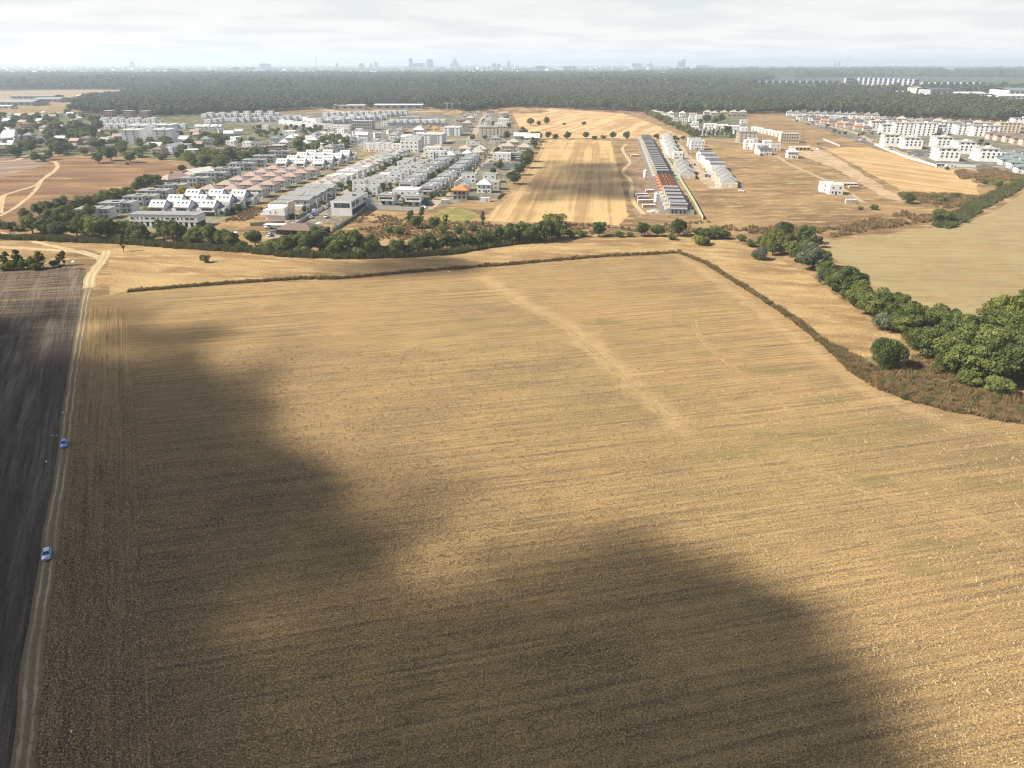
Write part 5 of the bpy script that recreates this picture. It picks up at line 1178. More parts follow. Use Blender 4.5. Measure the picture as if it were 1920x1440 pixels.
trees('''b dk 515 470 11;b dk 532 474 10;r dk 548 474 10;b md 566 476 9;r dk 583 473 12;r dk 600 470 12;r dk 613 474 11;b dk 630 478 10;r dk 648 476 13;r dk 662 478 12;b md 680 481 9;r dk 697 479 10;b md 713 480 8;b dk 730 479 9;r dk 748 477 9;b dk 766 475 9;r md 785 473 10;r dk 803 471 10;b dk 820 470 9;r dk 838 468 10;b md 856 467 9;r dk 873 465 9;b dk 890 463 9;r dk 905 461 10;b dk 921 460 8;r dk 938 456 9;r dk 955 455 10;r md 972 454 11;r yg 985 450 10;r dk 995 454 10;r md 1008 452 11;r dk 1020 453 11;r md 1035 447 11;r dk 1048 447 10;b md 1070 445 7;r dk 780 428 8;p yg 770 423 5;p dk 792 415 4;p md 835 430 4;b md 750 440 7;b md 830 436 8;r md 815 428 7;b md 730 436 7;b dk 860 438 6;b md 885 433 6;p dk 905 425 4;b dk 1000 437 7;b md 940 437 6''', 'of the dark hedge below the wheat and weeds', 'trees of the dark middle hedge')
trees('''b yg 1037 424 15 .8;r dk 1123 443 9;b dk 1090 443 7;r dk 1203 443 8;r dk 1232 443 7.5;r dk 1272 442 9;b md 1260 449 6;b dk 1325 447 9;b dk 1340 446 10;b dk 1357 447 8;b dk 1310 440 7;b yg 1311 459 9;b si 1323 458 6;b md 1160 444 6;b md 1180 444 5''', 'by the straw strip below the terraces', 'scattered bushes by the straw strip')
tree('poplar', *G(232, 471), 3.6, 'yg', 'small pale green tree standing alone in the straw strip, left'); tree('bush', *G(385, 492), 5, 'yg', 'small pale green bush standing alone in the straw strip', hs=1.3)
trees('''p yg 14 505 4.5;b yg 24 506 6 1.4;p yg 33 505 4;r md 46 505 6;p si 40 503 4;r md 62 504 6;p yg 75 503 4;b md 68 506 6;p yg 82 502 3.5;b si 102 499 5.5;p yg 121 497 3.5;p md 112 498 3;b md 8 507 5''', 'in the clump at the ploughed field corner', 'clump at the ploughed field corner')
trees('''r dk 185 306 12;r dk 209 301 13;r dk 245 305 12;b dk 341 321 9;b dk 239 309 4;r dk 68 303 10;b dk 82 302 11;r dk 93 299 9;r md 112 292 11;r dk 104 288 11''', 'standing free at the brown field', 'free-standing trees at the brown field')
trees('''b dk 1763 417 14 1.1;b dk 1703 381 10;b dk 1638 393 6;b md 1765 380 8;b dk 1758 374 6;b md 1612 393 4;b md 1870 350 9;b md 1845 345 7;b yg 1890 352 8;b md 1790 372 7;b dk 1775 318 5''', 'on the brown land below the golden field', 'bushes on the brown land')
trees('''r dk 1027 260 9;b dk 1042 260 9;r dk 1064 261 10;r dk 1098 260 9;b dk 1114 261 9;b dk 1131 260 8;r dk 1149 260 9;r dk 1174 261 10;b dk 1216 260 8;b dk 1231 260 9;b dk 1265 261 7;b dk 1280 261 7;b dk 1295 261 6;b dk 1270 262 6;r dk 995 235 12;b dk 1010 234 9;r md 1024 233 11;b dk 1095 234 8;b md 1058 234 6;r dk 990 303 12;r dk 985 315 13;r dk 974 328 10;r dk 964 345 12;r md 1000 262 11;r md 1010 262 10;r dk 1002 278 9;r dk 998 272 9;r dk 950 262 10;b md 1300 262 7''', 'along the edges of the two stubble fields', 'trees along the stubble field edges')
wb0, wb1 = Vector(G(1204, 214)), Vector(G(1292, 257))
for i in range(24):
    p = wb0 + (wb1 - wb0) * (i / 23); tree('round', p.x + TR.uniform(-3, 3) + 6, p.y, TR.uniform(9, 13), ('yg', 'md', 'yg')[i % 3], '%s tree of the yellow-green windbreak from the far end' % ordn(i), 'trees of the yellow-green windbreak')
for i in range(9):
    p = Vector(G(1312, 256)) + (Vector(G(1378, 258)) - Vector(G(1312, 256))) * (i / 8); tree('poplar', p.x, p.y, TR.uniform(4, 6), 'md', '%s slim poplar of the row in front of the garden quarter' % ordn(i), 'poplar row')
trees('r md 1325 231 14;r md 1338 233 13;r md 1350 229 14;b md 1312 231 12;r dk 1363 252 11;b dk 1372 258 9;r dk 1384 262 8', 'in the garden quarter', 'trees of the garden quarter')
trees('b yg 700 303 9;b yg 712 299 9;b yg 722 297 8;b yg 690 308 9;b yg 678 313 8;r md 735 282 9;r md 745 277 9;r md 752 272 9;r yg 742 280 8;b md 760 268 7;b yg 665 320 7;b yg 651 325 7', 'in the scrub at the end of the brown strip', 'scrub at the end of the brown strip')
def scatter(n, poly, where, group, dmin, dmax, leaves, clear, kinds=('round', 'round', 'bush'), nm='garden_tree'):
    P = [G(*p) for p in poly]; A = np.array(P); r = random.Random(len(where) * 7 + n); k = 0; tr = 0; out = []
    taken = np.array(TAKEN)
    while k < n and tr < n * 60:
        tr += 1; x, y = r.uniform(A[:, 0].min(), A[:, 0].max()), r.uniform(A[:, 1].min(), A[:, 1].max())
        if not inside(np.array([[x, y]]), P)[0] or np.hypot(taken[:, 0] - x, taken[:, 1] - y).min() < clear: continue
        out.append((x / y, x, y)); k += 1
    for i, (_, x, y) in enumerate(sorted(out)):
        lf = r.choice(leaves); o = tree(r.choice(kinds), x, y, r.uniform(dmin, dmax), lf, '%s tree from the left %s' % (ordn(i), where), group); rename(o, nm)
# the trees of an area are counted from the left of the photograph
scatter(120, [(-40, 298), (-40, 222), (130, 217), (190, 230), (185, 292), (100, 290), (60, 296)], 'among the old village houses at the left', 'trees among the old village houses', 9, 15, ['dk', 'dk', 'md', 'yg'], 10, nm='village_tree')
scatter(70, [(185, 292), (190, 245), (250, 275), (340, 250), (480, 262), (480, 275), (380, 280), (410, 300), (350, 310), (250, 297)], 'around the white-sheeted blocks and brick shells', 'trees around the sheeted blocks', 7, 12, ['dk', 'md', 'md', 'yg'], 8.5, nm='village_tree')
scatter(50, [(345, 318), (380, 300), (440, 300), (500, 292), (620, 262), (655, 266), (650, 282), (520, 294), (470, 306), (420, 318)], 'between the estate and the brick shells', 'trees between estate and shells', 8, 13, ['md', 'md', 'dk', 'yg'], 9, nm='village_tree')
scatter(70, [(470, 240), (620, 238), (600, 258), (480, 258)], 'in the low nursery rows', 'nursery trees', 4, 7, ['dk', 'md'], 9, nm='nursery_tree')
scatter(95, [(520, 425), (640, 350), (735, 290), (790, 300), (900, 300), (880, 350), (800, 390), (690, 390), (650, 370)], 'in the small gardens between the white villas', 'garden trees between the villas', 3.2, 6, ['dk', 'md', 'md', 'yg'], 5.9)
scatter(26, [(840, 300), (890, 255), (905, 215), (950, 215), (1000, 262), (985, 300), (930, 330)], 'among the houses left of the wheat field', 'garden trees left of the wheat', 4, 8, ['dk', 'md'], 7.5)
scatter(70, [(600, 362), (740, 292), (790, 300), (895, 302), (850, 350), (800, 388), (700, 388), (640, 380)], 'low down in the gardens between the banded villas', 'low bushes between the villas', 2.4, 3.8, ['dk', 'dk', 'md', 'yg'], 4.9, kinds=('bush',), nm='garden_bush')
scatter(22, [(400, 385), (590, 310), (650, 300), (470, 375)], 'between the pink-brown roofs', 'garden trees between the pink roofs', 3.5, 5.5, ['dk', 'md'], 7.5)
scatter(40, [(1470, 222), (1640, 226), (1930, 246), (1930, 300), (1860, 290), (1640, 262), (1560, 250)], 'among the right quarter houses', 'garden trees of the right quarter', 3.5, 7, ['dk', 'md'], 9)

# ------------------------------------------------------------------ scattered growth (stuff): points carrying copies of real plants
def scatter_object(name, pts, scl, sources, matrix_z=None, seed=1):
    g = np.random.default_rng(seed); n = len(pts); me = bpy.data.meshes.new(name)
    me.vertices.add(n); me.vertices.foreach_set('co', np.asarray(pts, np.float32).ravel())
    a = me.attributes.new('scl', 'FLOAT_VECTOR', 'POINT'); a.data.foreach_set('vector', np.asarray(scl, np.float32).ravel())
    rot = np.zeros((n, 3), np.float32); rot[:, 2] = g.uniform(0, 6.28, n)
    a = me.attributes.new('rot', 'FLOAT_VECTOR', 'POINT'); a.data.foreach_set('vector', rot.ravel())
    me.update(); o = mesh_obj(name, me)
    ng = bpy.data.node_groups.new(name, 'GeometryNodeTree'); ng.interface.new_socket('Geometry', in_out='INPUT', socket_type='NodeSocketGeometry'); ng.interface.new_socket('Geometry', in_out='OUTPUT', socket_type='NodeSocketGeometry')
    N = ng.nodes; L = ng.links; gi = N.new('NodeGroupInput'); go = N.new('NodeGroupOutput'); jn = N.new('GeometryNodeJoinGeometry')
    for s_ in sources:
        oi = N.new('GeometryNodeObjectInfo'); oi.transform_space = 'ORIGINAL'; oi.inputs['Object'].default_value = s_; oi.inputs['As Instance'].default_value = True; L.new(oi.outputs['Geometry'], jn.inputs[0])
    ip = N.new('GeometryNodeInstanceOnPoints'); ip.inputs['Pick Instance'].default_value = True
    L.new(gi.outputs[0], ip.inputs['Points']); L.new(jn.outputs[0], ip.inputs['Instance'])
    for k, s_ in (('rot', 'Rotation'), ('scl', 'Scale')):
        at = N.new('GeometryNodeInputNamedAttribute'); at.data_type = 'FLOAT_VECTOR'; at.inputs['Name'].default_value = k; L.new(at.outputs['Attribute'], ip.inputs[s_])
    L.new(ip.outputs[0], go.inputs[0]); md = o.modifiers.new('scatter', 'NODES'); md.node_group = ng
    return tag(o, kind='stuff')
def fill(poly, gap, jit=.45, px=True):
    P = [G(*p) for p in poly] if px else poly; A = np.array(P)
    X, Y = np.meshgrid(np.arange(A[:, 0].min(), A[:, 0].max(), gap), np.arange(A[:, 1].min(), A[:, 1].max(), gap)); co = np.stack([X.ravel(), Y.ravel()], 1)
    co += rng.uniform(-jit, jit, co.shape) * gap; return co[inside(co, P)]

# woodland: individual trees along its front, the mass behind
FM = [crown_mesh('crown', 500 + i, 5.2, 4.6, 16, 620, 1.75, mat=('fo', 'fo2', 'fo', 'fo')[i]) for i in range(4)]
ftr = trunk_mesh(5.5); fsrc = []; fp = []
front = [(135, 214), (300, 219), (470, 215), (545, 209), (700, 203), (800, 203), (860, 212), (905, 207), (960, 203), (1040, 205), (1120, 209), (1200, 212), (1290, 213), (1400, 216), (1500, 214), (1600, 218), (1700, 223), (1800, 227), (1930, 232)]
FW = [Vector(G(*p)) for p in front]; k = 0
for a, b in zip(FW[:-1], FW[1:]):
    n = max(1, int((b - a).length / 15))
    for i in range(n):
        p = a + (b - a) * (i / n); v = k % 4
        if v not in TPROTO: o = TPROTO[v] = empty('forest_tree'); part('trunk', ftr, o); c = part('crown', FM[v], o, (0, 0, 5.0)); fsrc.append(c)
        else: o = clone(TPROTO[v])
        s = TR.uniform(1.0, 1.6); o.location = (p.x + TR.uniform(-4, 4), p.y + TR.uniform(-6, 6), 0); o.rotation_euler = (0, 0, TR.uniform(0, 6)); o.scale = (s, s, s * TR.uniform(.85, 1.15))
        tag(o, '%s tree from the left in the front row of the big wood' % ordn(k), 'tree', 'front trees of the big wood'); k += 1
def wood(name, poly, gap, s0, s1, seed, zlo=4.0, zhi=8.0):
    co = fill(poly, gap, .5); n = len(co); g = np.random.default_rng(seed); s = g.uniform(s0, s1, n)
    und = np.array([mnoise.noise((x * .006, y * .006, 1.0)) for x, y in co]); s *= 1 + .25 * und
    z = g.uniform(zlo, zhi, n) + 3 * und; return scatter_object(name, np.column_stack([co, z]), np.column_stack([s, s, s * g.uniform(.8, 1.1, n)]), fsrc, seed=seed)
wood('forest', [(135, 212), (300, 217), (470, 213), (545, 207), (700, 201), (800, 201), (860, 210), (905, 205), (960, 201), (1040, 203), (1120, 207), (1200, 210), (1290, 211), (1400, 214), (1500, 212), (1600, 216), (1700, 221), (1800, 225), (1990, 232), (2350, 238), (2350, 214), (1990, 210), (1900, 204), (1870, 198), (1800, 192), (1720, 189), (1640, 182), (1560, 175), (1440, 172), (1300, 172), (900, 172), (560, 173), (420, 175), (250, 178), (160, 188)], 9.5, .95, 1.65, 31)
wood('forest', [(545, 173), (900, 172), (1300, 172), (1440, 172), (1405, 165), (1420, 152), (1450, 148), (1450, 141), (1300, 140), (960, 142), (700, 143), (480, 143), (200, 144), (-60, 144), (-60, 167), (400, 167), (420, 174)], 20, 1.9, 3.2, 32, 3, 8)
wood('forest', [(1440, 172), (1560, 175), (1620, 179), (1650, 176), (1860, 176), (1960, 176), (2400, 184), (2400, 170), (1960, 169), (1720, 171), (1470, 169)], 24, 1.4, 2.4, 33, 2, 6)
wood('forest', [(1450, 141), (1500, 146), (1700, 144), (2400, 150), (2500, 131), (1500, 133), (1250, 137)], 40, 3.2, 5.0, 34, 0, 4)
wood('forest', [(-80, 167), (-80, 143), (-10, 143), (-10, 167)], 22, 1.9, 3, 35)

# weeds, reeds and scrub
def tuft(name, seed, n, r, h, w, mat):
    g = np.random.default_rng(seed); mb = MB()
    for k in range(n):
        a = g.uniform(0, 6.28); q = r * g.random() ** .5; x, y = q * math.cos(a), q * math.sin(a); b = g.uniform(0, 6.28); hh = h * g.uniform(.5, 1.15); l = g.normal(size=2) * h * .25
        dx, dy = math.cos(b) * w, math.sin(b) * w; mb.poly([(x - dx, y - dy, 0), (x + dx, y + dy, 0), (x + l[0] + dx * .4, y + l[1] + dy * .4, hh), (x + l[0] - dx * .6, y + l[1] - dy * .6, hh * .9)])
    return mb.mesh(name, LM[mat])
def tuft_src(name, mat, r, h, where, px, py, n=60, w=.10):
    o = mesh_obj(name, tuft(name, len(where), n, r, h, w, mat), loc=(*G(px, py), 0)); return tag(o, where, 'weed clump')
dry = [tuft_src('weed_clump', 'dry', .9, 1.2, 'dry brown weed clump at the near end of the field margin', 1790, 772), tuft_src('weed_clump', 'dry', .7, .9, 'shorter dry brown weed clump beside the isolated willow', 1640, 712)]
ree = [tuft_src('reed_clump', 'reed', 1.0, 1.7, 'olive reed clump below the hedge', 420, 471), tuft_src('reed_clump', 'reed', .8, 1.3, 'shorter olive reed clump below the hedge', 300, 462)]
def belt(line, w, gap): 
    P = [G(*p) for p in line]; A = np.array(P); lo, hi = A.min(0) - w, A.max(0) + w
    X, Y = np.meshgrid(np.arange(lo[0], hi[0], gap), np.arange(lo[1], hi[1], gap)); co = np.stack([X.ravel(), Y.ravel()], 1) + rng.uniform(-.5, .5, (X.size, 2)) * gap
    return co[dist_line(co, P) < w * (0.75 + .5 * np.array([mnoise.noise((x * .15, y * .15, 2)) for x, y in co]))]
def weeds(name, parts_, src, s0, s1, seed, dens=1.0, thr=None):
    co = np.concatenate(parts_); g = np.random.default_rng(seed)
    if thr is not None: co = co[np.array([mnoise.fractal((x * .05, y * .05, seed), .8, 2, 4) for x, y in co]) > thr]
    n = len(co); s = g.uniform(s0, s1, n); return scatter_object(name, np.column_stack([co, np.zeros(n)]), np.column_stack([s, s, s * g.uniform(.7, 1.2, n)]), src, seed=seed)
EDGE = [(240, 547), (330, 539), (450, 530), (560, 523), (640, 522), (773, 510), (940, 497), (1140, 480), (1273, 474), (1323, 493), (1363, 519), (1413, 549), (1467, 585), (1513, 618), (1563, 660), (1600, 698), (1647, 728), (1713, 751), (1780, 768), (1850, 782), (1940, 795)]
weeds('margin_weeds', [belt(EDGE, 1.25, .7), fill([(1545, 650), (1597, 692), (1647, 722), (1713, 745), (1780, 762), (1860, 778), (1960, 800), (1960, 765), (1880, 748), (1800, 728), (1740, 705), (1690, 690), (1640, 690), (1600, 668), (1560, 645)], .9)], dry + dry + dry + ree[1:], .5, 1.1, 41)
weeds('thin_weeds', [fill([(1690, 680), (1730, 660), (1770, 685), (1830, 715), (1960, 760), (1960, 768), (1860, 745), (1740, 705)], 1.2), fill([(660, 400), (810, 412), (905, 418), (1000, 420), (1060, 418), (1180, 428), (1320, 415), (1400, 430), (1250, 440), (1050, 440), (900, 455), (760, 468), (640, 472), (600, 455), (640, 420)], 2.2)], dry, .45, 1.1, 42, thr=-.2)
weeds('dry_scrub', [fill([(1790, 322), (1870, 318), (1920, 332), (1900, 345), (1850, 340), (1800, 336)], 1.8), fill([(1320, 425), (1540, 430), (1700, 400), (1780, 410), (1560, 445), (1420, 440)], 2.4), fill([(1680, 362), (1800, 365), (1850, 372), (1780, 392), (1740, 385), (1700, 372)], 2.2)], dry, 1.0, 1.9, 43, thr=-.2)
weeds('ditch_scrub', [belt([(1770, 425), (1810, 400), (1850, 378), (1900, 352), (1940, 338)], 7, 1.6), belt([(0, 447), (120, 452), (233, 456), (333, 464), (467, 472), (533, 480), (640, 484), (740, 482), (840, 476), (917, 463), (1007, 452)], 2.2, .9)], ree, .9, 1.6, 44)
weeds('strip_scrub', [belt([(445, 412), (520, 380), (600, 343), (700, 303)], 9, 2.2), fill([(200, 455), (150, 445), (60, 440), (0, 436), (0, 447)], 1.6)], dry, .7, 1.2, 45, thr=-.1)
# cut straw lying on the nearest stubble
st = mesh_obj('straw_wisp', tuft('straw_wisp', 77, 9, .42, .16, .05, 'straw'), loc=(*G(640, 1380), .03)); tag(st, kind='stuff')
sco = fill([(110, 1000), (80, 1200), (40, 1500), (2100, 1500), (1960, 830), (1500, 700), (1000, 640), (160, 660)], 1.05); g = np.random.default_rng(3)
dd = np.hypot(sco[:, 0], sco[:, 1]); sco = sco[g.random(len(sco)) < np.clip(1.4 - dd / 190, .25, 1)]; n = len(sco); s = g.uniform(.5, 1.7, n) ** 1.3
scatter_object('loose_straw', np.column_stack([sco, np.full(n, .035)]), np.column_stack([s, s, s]), [st], seed=4)

# ------------------------------------------------------------------ the city on the horizon
def tower(px0, px1, ptop, pbase, label, name='office_tower', cat='tower', wall='grey', dep=None, mast=0):
    a, b = G(px0, pbase), G(px1, pbase); w = b[0] - a[0]; D = a[1]; s_, c_ = math.sin(PITCH), math.cos(PITCH); v = (ptop - 720) / F
    top = H + D * (-s_ - v * c_) / (c_ - v * s_); r = empty(name, ((a[0] + b[0]) / 2, D, 0)); tag(r, label, cat); d = dep or w
    part('wall', MB().box(-w / 2, w / 2, 0, d, 0, top).mesh('wall', M[wall]), r)
    part('roof', MB().box(-w * .35, w * .35, d * .2, d * .7, top + .01, top + top * .05).mesh('roof', M['roofgrey']), r)
    n = max(3, int(top / 14)); wb = MB().box(-w * .44, w * .44, -.6, .5, 0, 4.5).mesh('window_band', M['glass'])
    for i in range(n): part('window_band', wb, r, (0, 0, top * (i + .4) / n))
    if mast: part('mast', MB().cyl(0, d / 2, top + top * .05, top + mast, 2.5, 6, 0, 1.0).mesh('mast', M['grey']), r)
for a in ((767.5, 774, 109.5, 131, 'slim tower in the skyline, left of the two tallest'), (800.5, 812, 112, 131, 'broad tower in the skyline, right of the two tallest'), (775, 795, 119, 131, 'wide slab between the two tallest skyline towers'),
          (1277, 1284.5, 112, 130, 'tall right half of the paired towers on the skyline'), (1270, 1277, 116, 130, 'shorter left half of the paired towers on the skyline'), (1184, 1203, 119, 130, 'wide block left of the domed building on the skyline'),
          (488, 504, 119.5, 132, 'wide block with a mast at the left of the skyline'), (702, 708, 117, 130, 'small tower left of the slim tower'), (694, 698, 118.5, 130, 'smaller tower beside the small tower'), (674, 682, 119, 131, 'stubby tower in the left skyline'),
          (951, 956, 114.5, 130, 'lone slim tower right of the palace'), (922, 930, 119.5, 131, 'left one of two rounded blocks'), (932, 939, 120, 131, 'right one of two rounded blocks'), (1563, 1567, 115, 128, 'left cooling stack of the far power plant'), (1570, 1574, 115, 128, 'right cooling stack of the far power plant'),
          (245, 251, 116, 130, 'plant block beside the left chimney'), (630, 634, 119, 131, 'little block right of the radio mast'), (437, 447, 126, 137, 'slab block in the far left suburb'), (458, 474, 126.5, 136, 'long slab in the far left suburb'), (315, 330, 129, 140, 'grey slab beyond the left wood'), (1005, 1022, 124, 135, 'dark slab right of the palace'), (1055, 1080, 125, 135, 'long slab in the middle skyline'), (1305, 1330, 123, 132, 'slab right of the paired towers')):
    tower(*a)
for px, pt, lab in ((594, 104, 'thin radio mast on the left skyline'), (252.5, 108, 'tall thin chimney on the left horizon'), (1586.5, 104, 'tall thin chimney on the right horizon'), (262, 112, 'shorter chimney on the left horizon'), (1218, 112, 'spire mast of the domed building')):
    x, y = G(px, 129); top = H + y * math.tan(math.atan((720 - pt) / F) - PITCH); r = empty('chimney', (x, y, 0)); tag(r, lab, 'chimney')
    part('shaft', MB().cyl(0, 0, 0, top, 9, 10, 0, 5).mesh('shaft', M['grey']), r); part('cap', MB().cyl(0, 0, top + .01, top + 5, 6.5, 10, 0, 6.5).mesh('cap', M['concrete']), r)
x, y = G(853, 130); r = empty('palace', (x, y, 0)); tag(r, 'stepped palace with a central spire on the skyline', 'palace')
for i, (w, h0, h1) in enumerate(((130, 0, 75), (80, 75.01, 105), (40, 105.01, 130), (14, 130.01, 160))): part('tier', MB().box(-w / 2, w / 2, -30, 30, h0, h1, taper=3 if i > 1 else 0).mesh('tier', M['grey']), r)
x, y = G(1218, 130); r = empty('domed_building', (x, y, 0)); tag(r, 'domed building left of the paired skyline towers', 'building')
part('base', MB().box(-45, 45, 0, 60, 0, 75).mesh('base', M['grey']), r); part('dome', MB().cyl(0, 30, 75.01, 110, 32, 14, 0, 8).mesh('dome', M['grey']), r)
for i in range(14):     # slab blocks of the estate beyond the right wood
    px = 1425 + i * 11 if i < 0 else 0
BL = [(1584, 1600, 146, 163), (1602, 1606, 150, 163)] + [(1609 + i * 9.3, 1618.0 + i * 9.3, 145.5 + i * .3, 163 + i * .3) for i in range(12)] + [(1425 + i * 12.5, 1435 + i * 12.5, 152, 159.5) for i in range(12)] + [(1729 + i * 12, 1738 + i * 12, 154 + (i % 2), 164) for i in range(10)]
for i, b in enumerate(BL):
    tower(*b, '%s tower block of the estate beyond the right wood, from its near cluster' % ordn(i), 'tower_block', 'apartment block', ('bluegrey', 'grey', 'bluegrey')[i % 3], dep=18)
cm = MB(); g = np.random.default_rng(8)
for k in range(4200):
    D = 5200 * (16000 / 5200) ** g.random(); x = g.uniform(-.8, .8) * D
    px = 960 + F * (x / (D * math.cos(PITCH) + H * math.sin(PITCH)))
    if px > 1450 and D < 9000 or (px > 1000 and D < 7000) or D < 5600: continue
    w, d, h = g.uniform(14, 60), g.uniform(12, 30), g.choice([6, 9, 12, 15, 26, 32], p=[.3, .25, .15, .15, .08, .07]) * (1 if D < 9500 else 1.25)
    cm.box(-w / 2, w / 2, -d / 2, d / 2, -.5, h, int(g.integers(0, 5)), g.uniform(-.5, .5), (x, D))
tag(mesh_obj('city', cm.mesh('city', [M['offwhite'], M['grey'], M['white'], M['roofpink'], M['roofgrey']])), kind='stuff')
cw = g.uniform(-.8, .8, 9000); D = 5300 * (22000 / 5300) ** g.random(9000); s = g.uniform(1.5, 4.5, 9000)
scatter_object('city_trees', np.column_stack([cw * D, D, np.zeros(9000)]), np.column_stack([s * 1.6, s, s * .55]), fsrc, seed=9)

# ------------------------------------------------------------------ cars and small things
def carpaint(name, c):
    t = NT(name, 0.22, 0.5); t.b.inputs['Metallic'].default_value = 0.35; t.b.inputs['Coat Weight'].default_value = 0.8; t.b.inputs['Coat Roughness'].default_value = 0.05; return t.col(c)
CP = {'silver': carpaint('silver_blue_paint', (0.46, 0.55, 0.70)), 'white': carpaint('white_paint', (0.75, 0.75, 0.75)), 'black': carpaint('black_paint', (0.03, 0.03, 0.035)), 'grey': carpaint('grey_paint', (0.2, 0.21, 0.22)), 'red': carpaint('red_paint', (0.4, 0.04, 0.03)), 'blue': carpaint('blue_paint', (0.05, 0.11, 0.40))}
t = NT('sky_reflection_glass', 0.08, 0.7); M['carglass'] = t.col((0.015, 0.03, 0.12)); t = NT('rubber', 0.8); M['rubber'] = t.col((0.02, 0.02, 0.02)); t = NT('lamp_glass', 0.1, 0.6); M['lamp'] = t.col((0.75, 0.75, 0.72))  # car glass: the sky's reflection is put into its blue base colour
def loft(st, m=0):
    """st: list of (y, half width at the sill, half width at the shoulder, z low, z shoulder, half width on top, z top)"""
    mb = MB(); n = 8
    for y, a, b, z0, z1, c, z2 in st: mb.v += [(-a, y, z0), (-b, y, (z0 + z1) / 2), (-b * .98, y, z1), (-c, y, z2), (c, y, z2), (b * .98, y, z1), (b, y, (z0 + z1) / 2), (a, y, z0)]
    for i in range(len(st) - 1):
        for k in range(n): mb.f.append((i * n + k, i * n + (k + 1) % n, (i + 1) * n + (k + 1) % n, (i + 1) * n + k)); mb.m.append(m)
    mb.f.append(tuple(range(n))); mb.m.append(m); mb.f.append(tuple((len(st) - 1) * n + k for k in reversed(range(n)))); mb.m.append(m); return mb
def k_car():
    r = empty('car'); P = CP['silver']
    body = loft([(-2.12, .70, .72, .32, .58, .62, .62), (-2.02, .80, .84, .24, .66, .74, .74), (-1.5, .84, .89, .20, .74, .80, .86), (-.75, .85, .90, .19, .80, .80, .95), (.2, .85, .90, .19, .84, .80, .96), (1.3, .85, .90, .20, .86, .78, .98), (1.9, .80, .86, .26, .84, .70, .94), (2.08, .72, .76, .36, .72, .62, .80)]).mesh('body', P)
    for p in body.polygons: p.use_smooth = True
    part('body', body, r)
    part('cabin_glass', loft([(-.86, .70, .74, .90, .95, .66, .96), (-.12, .72, .76, .90, 1.20, .56, 1.40), (.9, .72, .76, .90, 1.22, .56, 1.42), (1.55, .70, .73, .90, 1.15, .54, 1.30), (1.92, .64, .66, .88, .92, .58, .93)]).mesh('cabin_glass', M['carglass']), r)
    part('roof', loft([(-.14, .57, .58, 1.395, 1.42, .54, 1.45), (.4, .58, .60, 1.40, 1.44, .55, 1.48), (.95, .57, .59, 1.40, 1.44, .54, 1.47), (1.5, .54, .55, 1.29, 1.33, .50, 1.36)]).mesh('roof', P), r)
    for s_ in (-1, 1):
        part('pillar', MB().prism([(-.86, .93), (-.70, .93), (-.02, 1.40), (-.16, 1.41)], s_ * .60 - .05, s_ * .60 + .05, 0, 'x').mesh('pillar', P), r)
        part('headlight', MB().box(-.20, .20, -.05, .16, -.08, .08, taper=.02).mesh('headlight', M['lamp']), r, (s_ * .56, -2.04, .66)); part('mirror', MB().box(-.12, .12, -.06, .06, -.06, .08, taper=.02).mesh('mirror', P), r, (s_ * 1.0, -.62, 1.0))
    part('number_plate', MB().box(-.26, .26, -.02, .02, -.06, .06).mesh('number_plate', M['white']), r, (0, -2.14, .46)); part('grille', MB().box(-.42, .42, -.03, .02, -.07, .07).mesh('grille', M['dark']), r, (0, -2.11, .60))
    def wheel(rr, x0, x1, m):
        b = MB(); b.v = [(x, rr * math.cos(2 * math.pi * k / 16), rr * math.sin(2 * math.pi * k / 16)) for x in (x0, x1) for k in range(16)]
        b.f = [(k, (k + 1) % 16, 16 + (k + 1) % 16, 16 + k) for k in range(16)] + [tuple(range(16)), tuple(range(31, 15, -1))]; b.m = [0] * 18; return b.mesh('w', m)
    ty, ri = wheel(.32, -.11, .11, M['rubber']), wheel(.20, -.13, .13, M['metal'])
    for x in (-.80, .80):
        for y in (-1.33, 1.30): w = part('wheel', ty, r, (x, y, .32)); part('rim', ri, w)
    return r
car0 = k_car(); first = [True]
def car(px, py, rz, paint_, label, group=None, z=0.05, sc=1.0, hs=1.0):
    o = car0 if first[0] else clone(car0); first[0] = False; x, y = G(px, py); o.location = (x, y, z); o.rotation_euler = (0, 0, rz); o.scale = (sc, sc, sc * hs); tag(o, label, 'car')
    if group: o['group'] = group
    elif 'group' in o: del o['group']
    for k in KIDS[o.name]:
        if k.name.split('.')[0] in ('body', 'roof', 'pillar', 'mirror'): k.material_slots[0].link = 'OBJECT'; k.material_slots[0].material = CP[paint_]
car(89, 1043, R(27), 'silver', 'pale blue car on the dirt track, the nearer of two', z=.06, sc=.84); CP['steel'] = carpaint('steel_blue_paint', (0.22, 0.33, 0.62)); car(121, 835, R(27), 'steel', 'blue car with a pale roof farther up the dirt track', z=.06, sc=.84)
